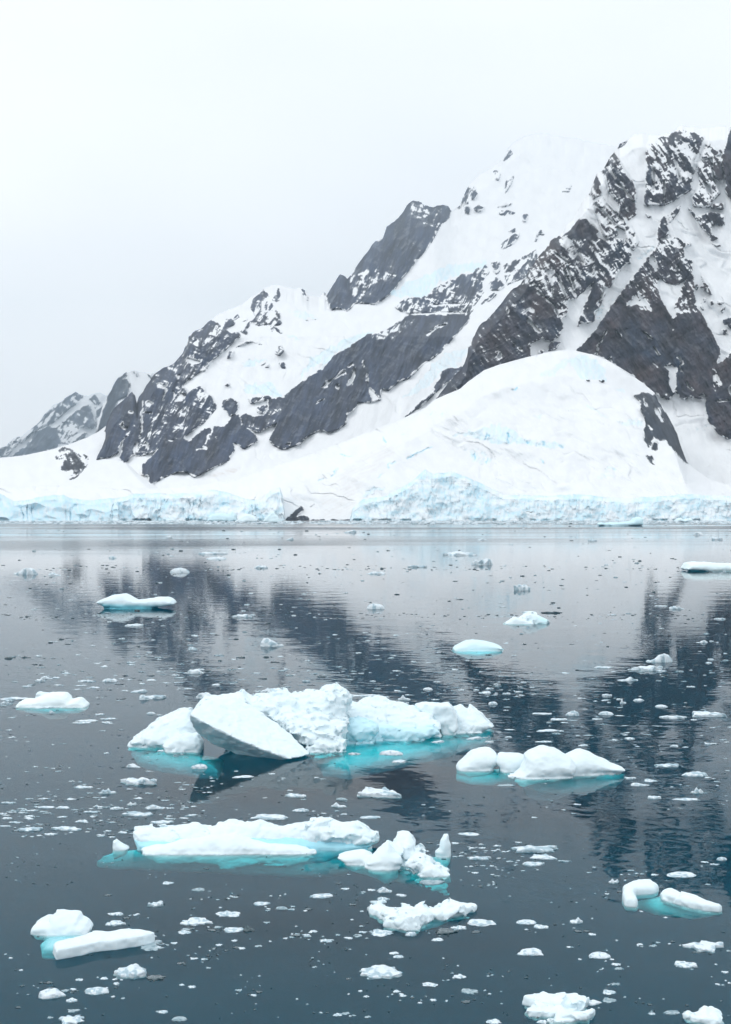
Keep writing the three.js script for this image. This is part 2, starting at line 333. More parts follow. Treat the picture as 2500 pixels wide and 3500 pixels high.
// --- snow hill at the left
relief({
  name: 'snow_hill', label: 'smooth white snow hill with a small crag, left of the dark cliffs', category: 'hill', x0: -230, x1: 620, step: 3.5, seed: 7.7, slant: -0.4, jag: 1.2, rockRelief: 0.5,
  top: curve([[-230, 1580], [0, 1565], [86, 1556], [164, 1540], [194, 1532], [241, 1517], [276, 1504], [302, 1493], [336, 1476], [362, 1456], [400, 1500], [470, 1590], [620, 1730]]),
  foot: () => 1765, depth: (X, Y, yt) => 1760 + (1765 - Y) * 3.2 + 160 * (1 - smooth(0, 50, Y - yt)),
  snowRelief: (X, Y) => 12 * fbm(X / 160, Y / 70, 7.2, 3) + 3 * scarps(X, Y, 7.7, 40) + 0.5 * fbm(X / 40, Y / 14, 3.3, 3),
  cover: new Cover().rock(Z1(450, 790, 510, 755, 600, 790, 700, 830, 690, 900, 640, 960, 600, 1000, 555, 1015, 560, 960, 490, 940, 500, 850, 450, 860), 0.42).rock(Z1(490, 880, 560, 850, 560, 960, 490, 940), 0.05).soften(),
});
// --- the long left mountain with its tower and the snow peak behind
{
  const c = new Cover();
  c.rock(Z1(600, 1010, 640, 975, 700, 890, 720, 800, 780, 700, 830, 610, 840, 560, 890, 450, 980, 370, 1050, 310, 1080, 350, 1085, 415, 1080, 520, 1040, 640, 985, 690, 970, 720, 930, 810, 850, 850, 790, 850, 720, 900), 0.02)
    .rock(Z1(1085, 415, 1095, 360, 1155, 270, 1175, 240, 1225, 170, 1300, 120, 1340, 105, 1390, 105, 1340, 300, 1280, 430, 1230, 540, 1190, 640, 1130, 720, 1065, 740, 1060, 820, 985, 890, 950, 850, 970, 720, 1040, 640, 1080, 520), 0.05)
    .rock(Z1(1340, 105, 1400, 80, 1450, -20, 1624, -20, 1624, 130, 1560, 180, 1500, 210, 1440, 280, 1500, 330, 1560, 270, 1624, 300, 1624, 620, 1560, 640, 1490, 690, 1400, 700, 1280, 740, 1220, 800, 1120, 830, 1070, 830, 1075, 740, 1190, 640, 1280, 430), 0.1)
    .rock(Z2(-20, 780, 60, 710, 110, 570, 150, 525, 210, 500, 270, 450, 330, 470, 380, 500, 400, 440, 450, 440, 470, 480, 400, 520, 440, 560, 500, 530, 520, 570, 470, 610, 420, 660, 350, 720, 300, 760, 250, 820, 240, 860, 180, 850, 130, 910, 60, 910, -20, 870), 0.2)
    .rock(Z2(600, 350, 620, 280, 700, 205, 740, 250, 720, 320, 760, 310, 790, 360, 830, 390, 840, 480, 790, 490, 770, 540, 750, 480, 660, 490, 600, 470, 560, 530, 580, 570, 520, 540, 540, 500, 640, 420), 0.36)
    .rock(Z2(770, 290, 800, 240, 820, 190, 835, 280, 800, 300), 0.2).rock(Z2(450, 430, 500, 400, 510, 420, 460, 450), 0.3).rock(Z2(520, 460, 580, 430, 570, 450), 0.3).rock(Z2(790, 500, 850, 540, 840, 555, 800, 530), 0.5)
    .rock(Z2(410, 750, 430, 700, 465, 700, 440, 740), 0.1).rock(Z2(470, 670, 540, 620, 600, 610, 700, 645, 600, 622, 520, 650), 0.5).rock(Z2(800, 720, 815, 660, 840, 650, 860, 690, 830, 725), 0.2).rock(Z2(820, 790, 860, 780, 875, 830, 850, 830), 0.2)
    .rock(Z2(630, 815, 700, 795, 720, 780, 700, 800), 0.3).rock(Z2(710, 820, 740, 795, 740, 820), 0.2).rock(Z2(395, 960, 420, 945, 435, 960, 405, 970), 0.2).rock(Z2(1000, 450, 1070, 440, 1120, 440, 1080, 450), 0.4)
    .rock(Z2(-20, 990, 40, 950, 60, 1010, 120, 980, 190, 970, 200, 1030, 280, 1060, 330, 1140, 280, 1200, 200, 1290, 180, 1310, 120, 1380, 90, 1370, 80, 1400, -20, 1420), 0.12).rock(Z2(180, 1000, 290, 1050, 330, 1140, 280, 1200, 200, 1150), 0.4)
    .rock(Z2(370, 1150, 380, 1090, 440, 1070, 500, 1100, 495, 1160, 470, 1200, 430, 1210, 410, 1160), 0.06)
    .rock(Z1(1280, 740, 1400, 700, 1500, 700, 1624, 620, 1624, 950, 1540, 1000, 1490, 960, 1400, 960, 1300, 1000, 1185, 1065, 1180, 990, 1120, 980, 1130, 900, 1210, 830), 0.01)
    .rock(Z2(-20, 1400, 130, 1390, 200, 1330, 320, 1290, 400, 1290, 410, 1250, 460, 1210, 510, 1200, 530, 1280, 620, 1340, 650, 1390, 640, 1420, 540, 1470, 500, 1440, 470, 1420, 465, 1480, 430, 1550, 390, 1580, 320, 1610, 200, 1670, 150, 1690, 100, 1650, -20, 1650), 0.012)
    .rock(Z2(520, 1210, 560, 1190, 620, 1210, 700, 1210, 740, 1150, 730, 1090, 830, 1050, 860, 1070, 840, 1180, 800, 1270, 720, 1310, 660, 1340, 600, 1320, 540, 1290), 0.07).rock(Z2(580, 1070, 740, 1050, 760, 1070, 660, 1100, 600, 1110), 0.3).rock(Z2(640, 1140, 730, 1120, 700, 1190, 650, 1180), 0.4)
    .rock(Z2(850, 1070, 870, 1040, 990, 950, 1100, 870, 1140, 840, 1200, 850, 1230, 810, 1240, 740, 1380, 670, 1440, 620, 1520, 560, 1624, 560, 1624, 1080, 1560, 1100, 1440, 1100, 1420, 1160, 1360, 1200, 1355, 1260, 1300, 1310, 1220, 1340, 1150, 1320, 1060, 1360, 1010, 1400, 990, 1430, 850, 1475, 780, 1440, 745, 1400, 770, 1340, 800, 1290, 830, 1180), 0.015)
    .rock(Z3(30, 960, 60, 900, 140, 775, 180, 785, 205, 815, 235, 780, 300, 680, 395, 540, 425, 515, 475, 500, 490, 455, 510, 395, 575, 360, 635, 290, 675, 225, 715, 190, 775, 190, 815, 225, 890, 245, 930, 225, 970, 220, 1015, 240, 1030, 285, 1000, 340, 940, 390, 900, 470, 840, 570, 760, 660, 690, 750, 620, 830, 570, 910, 540, 940, 480, 980, 430, 1020, 320, 1010, 270, 1010, 200, 1075, 140, 1050, 80, 1060, 50, 1010), 0.04)
    .rock(Z3(680, 250, 720, 205, 820, 240, 860, 300, 780, 350, 720, 320), 0.42).rock(Z3(220, 800, 420, 740, 600, 800, 560, 830, 400, 860, 280, 1000, 230, 900), 0.34).rock(Z3(890, 260, 1015, 245, 1010, 300, 900, 440, 860, 400, 900, 320), 0.2)
    .rock(Z3(15, 940, 30, 915, 44, 930, 25, 948), 0).rock(Z2(990, 205, 1030, 195, 1055, 290, 1040, 285), 0.08)
    .rock(Z3(580, 1040, 620, 990, 700, 970, 780, 960, 860, 940, 900, 890, 960, 850, 1060, 820, 1110, 780, 1200, 780, 1210, 750, 1300, 700, 1310, 760, 1240, 830, 1280, 900, 1240, 960, 1180, 1010, 1200, 1060, 1180, 1100, 1150, 1170, 1080, 1240, 1010, 1320, 940, 1400, 860, 1460, 800, 1500, 700, 1600, 600, 1640, 530, 1700, 480, 1690, 450, 1770, 410, 1690, 370, 1660, 400, 1760, 380, 1800, 280, 1800, 200, 1856, 0, 1856, 0, 1550, 80, 1440, 240, 1340, 380, 1270, 520, 1220, 590, 1220, 640, 1130, 720, 1100, 640, 1080), 0.02)
    .rock(Z3(580, 1040, 620, 990, 860, 940, 960, 850, 1110, 800, 1100, 900, 1180, 1010, 1200, 1060, 1160, 1100, 720, 1100, 650, 1080), 0.36).rock(Z3(1060, 840, 1110, 785, 1200, 780, 1190, 900, 1120, 960, 1050, 950), 0.05).rock(Z3(380, 1270, 520, 1220, 640, 1130, 740, 1130, 700, 1200, 560, 1290, 420, 1300), 0.28).rock(Z3(1200, 760, 1310, 700, 1310, 760, 1240, 830, 1280, 900, 1240, 960, 1190, 1000), 0.45)
    .streak(Z3(720, 1100, 900, 1090, 1150, 1090), 9).streak(Z3(880, 1030, 1000, 1020, 1200, 1020), 8).streak(Z3(840, 1260, 920, 1200, 990, 1180), 8)
    .rock(Z6(380, 400, 540, 340, 560, 420, 480, 520, 500, 640, 400, 780, 300, 840, 370, 640, 360, 560), 0.45).rock(Z6(590, 310, 680, 300, 680, 400, 640, 440, 600, 400), 0.25).rock(Z6(570, 540, 640, 460, 740, 580, 680, 620, 580, 620), 0.35)
    .rock(Z6(720, 340, 880, 270, 960, 240, 1080, 170, 1090, 260, 1140, 330, 1060, 450, 900, 500, 760, 560, 740, 460, 860, 440, 860, 400, 740, 420), 0.38).rock(Z6(460, 780, 600, 650, 640, 660, 560, 740), 0.25)
    .rock(Z3(885, 1690, 930, 1620, 970, 1530, 1040, 1525, 1100, 1515, 1200, 1540, 1000, 1640, 900, 1710), 0.05).rock(Z3(640, 1930, 720, 1856, 800, 1780, 900, 1700, 930, 1680, 1000, 1640, 900, 1720, 800, 1820, 740, 1856, 640, 1930), 0.08);
  for (const [p, f] of [[[245, 960, 300, 800, 350, 750, 360, 800, 320, 880, 330, 960], 0.3], [[355, 860, 400, 760, 425, 850, 400, 910, 370, 910], 0.1], [[290, 1000, 350, 990, 345, 1070, 300, 1060], 0.1], [[390, 1000, 440, 970, 510, 1000, 480, 1040, 420, 1050], 0.3], [[600, 600, 640, 580, 690, 620, 660, 700, 620, 680], 0.35], [[740, 400, 800, 330, 815, 400, 760, 460, 710, 480], 0.3], [[640, 1000, 720, 960, 840, 960, 720, 1000], 0.5], [[660, 1040, 760, 1030, 860, 1060, 780, 1090, 680, 1080], 0.52], [[920, 1090, 990, 1070, 970, 1160, 940, 1160], 0.3], [[690, 1470, 700, 1400, 830, 1300, 900, 1290, 840, 1400], 0.3], [[760, 1280, 850, 1230, 850, 1270], 0.3], [[1060, 1370, 1080, 1300, 1140, 1240, 1170, 1300, 1100, 1300, 1080, 1380], 0.4], [[1370, 830, 1420, 780, 1480, 740, 1440, 830], 0.3], [[730, 700, 840, 640, 800, 750, 740, 840], 0.52], [[200, 1000, 300, 970, 230, 1010], 0.3]]) c.rock(Z4(...p), f);
  for (const p of [[950, 600, 975, 560, 985, 600, 1020, 605, 1000, 625, 960, 615], [1245, 255, 1280, 255, 1315, 280, 1300, 300, 1250, 295], [1155, 410, 1180, 390, 1220, 420, 1200, 430, 1160, 425], [1125, 400, 1140, 390, 1130, 520, 1120, 680, 1090, 790, 1065, 830, 1075, 740, 1105, 720, 1115, 600], [1110, 760, 1170, 710, 1205, 610, 1190, 690, 1160, 720, 1190, 760, 1180, 790, 1150, 740], [930, 830, 945, 770, 975, 700, 965, 790, 950, 850], [1385, 390, 1430, 330, 1480, 350, 1440, 400, 1395, 405], [1360, 300, 1400, 340, 1390, 370], [1150, 480, 1210, 487, 1210, 497, 1150, 494], [1000, 470, 1060, 478, 1050, 492], [1340, 717, 1420, 685, 1370, 712], [1560, 190, 1624, 150, 1624, 290, 1560, 270, 1500, 330, 1440, 280], [1460, 70, 1490, 50, 1600, 80, 1580, 100, 1500, 90], [1400, 190, 1440, 180, 1410, 250], [1460, 675, 1624, 560, 1624, 610, 1490, 720]]) c.snow(Z1(...p));
  for (const p of [[1150, 1000, 1190, 940, 1250, 915, 1350, 838, 1350, 870, 1250, 925, 1200, 970], [1270, 960, 1290, 950, 1310, 1000, 1275, 990], [1360, 820, 1400, 785, 1410, 800, 1370, 828], [1360, 980, 1415, 820, 1432, 850, 1400, 960], [1480, 810, 1500, 760, 1502, 830, 1470, 800], [1530, 980, 1600, 1040, 1624, 1075, 1560, 1085], [1085, 1130, 1180, 1068, 1175, 1085], [865, 1440, 910, 1418, 912, 1442], [165, 1490, 230, 1448, 242, 1480, 200, 1478], [308, 1392, 332, 1372, 332, 1398], [460, 1420, 490, 1430, 545, 1470, 510, 1460, 480, 1500], [120, 640, 180, 590, 170, 650], [80, 780, 180, 790, 120, 800]]) c.snow(Z2(...p));
  c.streak(Z2(1520, 870, 1530, 980), 5).streak(Z2(300, 1290, 240, 1440), 5).streak(Z1(1330, 250, 1290, 400), 6);
  c.blue(Z3(540, 940, 680, 840, 860, 780, 1000, 700, 1120, 690, 1330, 680, 1280, 740, 1110, 780, 960, 840, 860, 930, 780, 960, 620, 970), 0.9).blue(Z2(570, 950, 640, 955, 760, 950, 850, 1050, 740, 1050, 560, 1040, 540, 990), 0.9).blue(Z2(550, 830, 560, 760, 620, 760, 740, 770, 630, 810), 0.8)
    .blue(Z2(970, 940, 1020, 880, 1120, 820, 1240, 740, 1380, 670, 1500, 600, 1600, 540, 1500, 540, 1350, 600, 1200, 680, 1080, 760, 1000, 850), 0.8).blue(Z3(640, 1780, 800, 1600, 960, 1400, 1160, 1370, 1140, 1450, 1060, 1520, 960, 1540, 900, 1640, 760, 1740), 0.6).blue(Z2(880, 360, 960, 370, 1180, 440, 1040, 450), 0.6).blue(Z3(0, 1400, 100, 1370, 280, 1290, 240, 1340, 80, 1440, 0, 1550), 0.7).blue(Z3(760, 700, 860, 680, 800, 710), 0.6).blue(Z2(860, 560, 960, 570, 1010, 620, 900, 600), 0.6);
  c.dirty(Z1(780, 1060, 1000, 980, 1150, 930, 1180, 1050, 1000, 1110, 800, 1130), 0.8).dirty(Z2(260, 1690, 400, 1640, 500, 1620, 480, 1660, 300, 1700), 0.9).soften();
  const tower = (X, Y) => smooth(1110, 1180, X) * smooth(1570, 1480, X) * smooth(1060, 900, Y);
  relief({
    name: 'mountain', label: 'long snowy mountain rising from dark left cliffs past a rock tower to a white summit', category: 'mountain', x0: 262, x1: 2140, step: 2.4, seed: 11.3, slant: 0.35, jag: 5,
    top: curve([[262, 1650], [276, 1620], [302, 1584], [315, 1545], [341, 1502], [362, 1467], [366, 1446], [388, 1398], [427, 1364], [453, 1338], [463, 1351], [468, 1379], [474, 1359], [500, 1321], [509, 1308], [530, 1278], [560, 1256], [578, 1250], [600, 1236], [626, 1210], [634, 1184], [647, 1150], [665, 1131], [691, 1120], [716, 1094], [751, 1075], [785, 1059], [824, 1042], [846, 1025], [876, 1006], [902, 986], [928, 978], [953, 974], [975, 982], [1005, 988], [1031, 988], [1048, 997], [1057, 1012], [1087, 1012], [1111, 997], [1117, 1010], [1130, 988], [1162, 938], [1178, 943], [1188, 956], [1201, 940], [1229, 897], [1272, 837], [1285, 826], [1307, 820], [1315, 798], [1322, 775], [1350, 759], [1376, 729], [1393, 701], [1410, 686], [1432, 686], [1449, 701], [1484, 710], [1501, 701], [1518, 699], [1535, 708], [1542, 723], [1550, 722], [1574, 701], [1580, 682], [1600, 639], [1605, 628], [1645, 591], [1685, 572], [1716, 545], [1734, 508], [1755, 489], [1792, 465], [1854, 455], [1931, 468], [2000, 480], [2140, 510]]),
    foot: curve([[262, 1730], [700, 1750], [1300, 1720], [1500, 1600], [2140, 1500]]),
    depth: (X, Y, yt) => 2050 + (1750 - Y) * 1.9 + Math.max(0, 1150 - Y) * 3.6 + 260 * (1 - smooth(0, 60, Y - yt)) - 220 * tower(X, Y),
    cover: c, rockTone: (X, Y) => { const w = 0.5 + 0.9 * fbm(X / 90, Y / 90, 6.6, 3); return [mix(0.026, 0.034, w), mix(0.039, 0.042, w), mix(0.07, 0.064, w)]; },
  });
}
// --- the great right mountain
{
  const c = new Cover();
  c.rock(Z6(1085, 270, 1000, 390, 950, 470, 900, 550, 790, 620, 730, 700, 640, 820, 530, 940, 440, 1010, 390, 1120, 320, 1260, 310, 1350, 270, 1450, 160, 1580, 70, 1680, -40, 1800, -40, 1949, 200, 1949, 600, 1500, 1030, 1400, 1030, 1360, 1010, 1210, 1140, 1210, 1240, 1190, 1330, 1130, 1380, 1060, 1370, 950, 1430, 880, 1430, 740, 1520, 710, 1624, 600, 1624, 300, 1460, 170, 1340, 10, 1240, 80, 1190, 160), 0.05)
    .rock(Z5(-60, 1130, 0, 1120, 60, 1180, 150, 1270, 100, 1400, 40, 1480, -120, 1560, -250, 1330), 0.02).rock(Z5(40, 1480, 130, 1330, 240, 1380, 340, 1340, 440, 1360, 520, 1500, 500, 1624, -60, 1624), 0.24)
    .rock(Z7(0, -100, 600, -60, 620, 90, 500, 220, 480, 250, 460, 300, 380, 400, 330, 400, 230, 350, 110, 440, 0, 520, -120, 500, -150, 0), 0.24)
    .rock(Z6(920, 560, 1085, 290, 1200, 200, 1340, 380, 1300, 560, 1160, 560, 1080, 640, 980, 560), 0.28).rock(Z6(1100, 620, 1180, 560, 1300, 760, 1420, 880, 1310, 960, 1280, 800), 0.36).rock(Z6(1280, 760, 1430, 750, 1430, 880, 1370, 940, 1310, 940), 0.4)
    .snow(Z6(1330, 60, 1440, 20, 1540, 170, 1624, 330, 1560, 330, 1430, 190), 0.8);
  for (const [w, ...p] of [[5, 1250, 180, 1450, 330], [5, 1230, 400, 1280, 720], [6, 1310, 420, 1420, 720], [6, 1390, 390, 1520, 690], [5, 1420, 350, 1530, 640], [6, 1100, 640, 1280, 780, 1320, 900], [6, 940, 880, 1010, 830, 1060, 850]]) c.streak(Z6(...p), w);
  for (const p of [[970, 980, 990, 920, 1030, 960, 1150, 1100, 1090, 1080, 1020, 1000], [640, 1360, 690, 1300, 700, 1370, 670, 1390], [820, 1240, 840, 1200, 855, 1240, 830, 1260], [880, 1250, 930, 1280, 900, 1290], [740, 710, 780, 860, 760, 880, 760, 800], [1010, 1210, 1150, 1150, 1240, 1190, 1240, 1240, 1200, 1320, 1030, 1370]]) c.snow(Z6(...p));
  c.snow(Z6(1180, 390, 1270, 400, 1310, 520, 1260, 560, 1220, 480), 0.8).rock(Z6(1105, 1315, 1130, 1283, 1172, 1290, 1165, 1322), 0).rock(Z6(1220, 1290, 1240, 1210, 1350, 1190, 1300, 1270), 0.1);
  for (const [f, ...p] of [[0.18, 260, 460, 320, 390, 380, 480, 440, 600, 560, 700, 580, 860, 560, 1080, 480, 1140, 400, 1140, 380, 960, 260, 820, 210, 620, 180, 590], [0.2, 50, 850, 120, 630, 170, 740, 180, 860, 90, 900], [0.36, 90, 940, 200, 900, 400, 1100, 520, 1200, 600, 1380, 540, 1480, 470, 1400, 440, 1250, 350, 1200, 360, 1300, 280, 1380, 200, 1300, 130, 1080], [0.36, 690, 280, 880, 210, 1000, 160, 1080, 130, 1200, 170, 1330, 200, 1300, 330, 1200, 480, 1200, 600, 1180, 800, 1060, 880, 1000, 920, 870, 980, 730, 980, 660, 980, 680, 700, 680, 450],
    [0.05, 890, 230, 1000, 180, 1010, 250, 930, 340], [0.12, 900, 380, 960, 370, 960, 500, 900, 600], [0.12, 680, 450, 740, 430, 740, 640, 680, 700], [0.16, 880, 700, 1000, 680, 1020, 850, 960, 940, 880, 950], [0.1, 1030, 730, 1200, 680, 1170, 790, 1020, 880], [0.1, 770, 850, 860, 850, 870, 970, 790, 970], [0.1, 660, 880, 720, 820, 700, 960, 670, 980], [0.92, 400, 300, 530, 200, 690, 270, 680, 700, 660, 950, 600, 1090, 560, 1000, 570, 800, 430, 560, 380, 420], [0.1, 365, 345, 375, 305, 470, 250, 430, 300],
    [0.42, 1290, 330, 1360, 250, 1400, 280, 1520, 380, 1500, 420, 1300, 480], [0, 1640, 80, 1590, 240, 1550, 350, 1510, 440, 1560, 700, 1560, 830, 1640, 930, 2500, 1000, 2500, 80], [0.18, 1420, 440, 1510, 450, 1540, 730, 1440, 660, 1420, 560], [0.38, 1240, 500, 1400, 470, 1430, 700, 1500, 840, 1420, 930, 1380, 1000, 1210, 990, 1180, 900, 1280, 740], [0.1, 1160, 1000, 1240, 1100, 1250, 1150, 1150, 1010], [0.26, 1260, 1100, 1400, 1050, 1550, 1080, 1550, 1200, 1420, 1180, 1400, 1320, 1320, 1250, 1240, 1130], [0.2, 1420, 960, 1550, 960, 1540, 1020, 1400, 1000],
    [0.08, 850, 1130, 880, 1100, 920, 1190, 920, 1300, 800, 1380, 820, 1230], [0.33, 800, 1380, 1000, 1330, 1180, 1410, 1060, 1480, 900, 1460, 780, 1500], [0.18, 900, 1500, 1040, 1490, 1060, 1640, 640, 1640, 740, 1520], [0.2, 1400, 1400, 1520, 1420, 1460, 1432], [0.4, 1380, 1290, 1480, 1340, 1400, 1370], [0.4, 420, 1160, 520, 1200, 600, 1380, 540, 1480, 480, 1380], [0.4, 670, 1060, 740, 1100, 700, 1112], [0.5, 920, 1080, 1060, 960, 1040, 1040, 940, 1180]]) c.rock(Z5(...p), f);
  c.streak(Z5(260, 530, 340, 690), 13).streak(Z5(190, 650, 250, 860), 17).streak(Z5(380, 740, 560, 960), 10, 0.8).streak(Z5(110, 960, 340, 1200), 7).streak(Z5(230, 960, 420, 1160), 6).streak(Z5(770, 560, 760, 800), 10, 0.8).streak(Z5(880, 700, 880, 960), 5).streak(Z5(1000, 480, 1060, 700), 9, 0.8).snow(Z5(1320, 720, 1390, 760, 1420, 870, 1360, 830)).streak(Z5(1340, 250, 1240, 480, 1200, 620), 15, 0.85);
  c.rock(Z7(60, 1025, 250, 830, 400, 600, 500, 460, 600, 320, 720, 180, 800, 60, 860, 0, 1150, 0, 1160, 100, 1230, 120, 1250, 280, 1240, 530, 1330, 660, 1440, 860, 1500, 980, 1510, 1050, 1490, 1160, 1640, 1040, 2000, 1050, 2000, 1700, 1640, 1930, 1580, 1915, 1500, 1860, 1400, 1740, 1370, 1640, 1370, 1520, 1290, 1500, 1180, 1490, 1150, 1520, 1110, 1500, 1070, 1430, 1040, 1460, 1000, 1520, 930, 1500, 840, 1450, 640, 1290, 400, 1140, 250, 1070, 130, 1100), 0.01)
    .rock(Z7(600, 320, 720, 180, 860, 0, 1150, 0, 1160, 100, 1230, 120, 1250, 280, 1260, 540, 1270, 640, 1080, 660, 1060, 560, 1130, 380, 1160, 280, 1080, 330, 900, 280, 890, 480, 820, 620, 700, 440, 560, 400), 0.22)
    .snow(Z7(890, 280, 960, 330, 1060, 360, 1130, 330, 1190, 270, 1130, 380, 1110, 480, 1060, 560, 1070, 680, 1040, 700, 990, 650, 930, 520, 890, 400), 0.97).snow(Z7(600, 590, 570, 560, 630, 470, 690, 440, 750, 510, 820, 630, 720, 610, 680, 560), 0.72).snow(Z7(800, 60, 850, 80, 890, 180, 880, 240, 800, 180), 0.7).snow(Z7(1060, 210, 1110, 130, 1090, 230), 0.8)
    .snow(Z7(940, 1190, 1030, 1160, 1075, 1200, 1070, 1400, 1040, 1450, 1000, 1380, 1000, 1240)).snow(Z7(365, 1120, 400, 1085, 420, 1130, 415, 1155)).snow(Z7(860, 1450, 910, 1500, 970, 1480, 960, 1510, 920, 1540, 870, 1530)).rock(Z7(1430, 1200, 1500, 1240, 1530, 1380, 1480, 1450, 1430, 1360), 0.42).snow(Z7(1290, 1480, 1340, 1460, 1380, 1500, 1360, 1560, 1330, 1500)).snow(Z7(1580, 1420, 1640, 1370, 1640, 1490)).streak(Z7(1460, 1540, 1560, 1530, 1624, 1525), 6);
  for (const [w, ...p] of [[7, 360, 830, 290, 960, 258, 1080], [5, 460, 820, 525, 912], [8, 740, 840, 800, 895, 835, 910], [6, 840, 990, 905, 1090], [3, 830, 1140, 880, 1200], [8, 1170, 1340, 1200, 1400, 1240, 1432], [6, 1090, 1090, 1130, 1150, 1100, 1200], [2.5, 1050, 700, 1050, 820], [5, 1105, 1200, 1140, 1250]]) c.streak(Z7(...p), w);
  for (const [f, ...p] of [[0.32, 1320, 260, 1400, 360, 1430, 470, 1380, 440], [0.3, 1310, 380, 1390, 370, 1360, 420], [0.15, 1315, 540, 1345, 620, 1325, 605], [0, 1408, 520, 1440, 530, 1430, 592, 1408, 570], [0.3, 1490, 530, 1560, 540, 1500, 560], [0.2, 1540, 720, 1624, 690, 1660, 800, 1560, 780], [0, 1530, 820, 1572, 820, 1560, 868], [0.3, 1520, 620, 1560, 590, 1540, 650], [0.1, 1345, 490, 1372, 500, 1360, 542], [0.1, 80, 740, 110, 660, 180, 480, 220, 360, 330, 380, 350, 450, 300, 560, 250, 640, 240, 720, 190, 750], [0, 78, 780, 90, 745, 112, 760], [0.5, 1250, 280, 1290, 380, 1270, 420]]) c.rock(Z7(...p), f);
  c.streak(Z7(315, 385, 335, 430, 280, 560), 6);
  c.blue(Z7(240, 600, 400, 560, 460, 460, 360, 560, 260, 760), 0.5).blue(Z5(560, 1560, 700, 1480, 800, 1380, 720, 1510, 600, 1600), 0.5).blue(Z7(1230, 1820, 1390, 1760, 1410, 1820, 1300, 1860), 0.35).soften();
  relief({
    name: 'mountain', label: 'great dark rock mountain streaked with snow gullies at the right', category: 'mountain', x0: 1486, x1: 2790, step: 2.4, seed: 17.9, snowy: 1.3, slant: -0.5, jag: 5,
    top: curve([[1486, 1366], [1500, 1354], [1525, 1320], [1552, 1289], [1586, 1249], [1598, 1219], [1601, 1191], [1623, 1148], [1638, 1114], [1654, 1099], [1666, 1092], [1700, 1055], [1728, 1019], [1746, 994], [1780, 972], [1795, 948], [1808, 923], [1834, 886], [1866, 850], [1885, 825], [1922, 797], [1937, 769], [1965, 742], [1980, 708], [1996, 677], [2015, 662], [2028, 628], [2040, 597], [2062, 585], [2077, 557], [2083, 542], [2102, 520], [2115, 505], [2118, 495], [2145, 477], [2163, 458], [2182, 454], [2215, 458], [2246, 460], [2302, 451], [2320, 434], [2332, 426], [2357, 431], [2394, 434], [2437, 434], [2480, 429], [2500, 431], [2620, 410], [2790, 470]]),
    foot: curve([[1486, 1520], [1900, 1500], [2100, 1560], [2300, 1700], [2790, 1720]]),
    depth: (X, Y, yt) => 2160 + (1650 - Y) * 0.4 + 150 * (1 - smooth(0, 50, Y - yt)) + 90 * smooth(1480, 1700, Y) * -1,
    cover: c, rockTone: (X, Y) => { const w = 0.5 + 1.1 * fbm(X / 80, Y / 100, 9.6, 3); return [mix(0.016, 0.04, w), mix(0.023, 0.032, w), mix(0.041, 0.038, w)]; },
  });
}
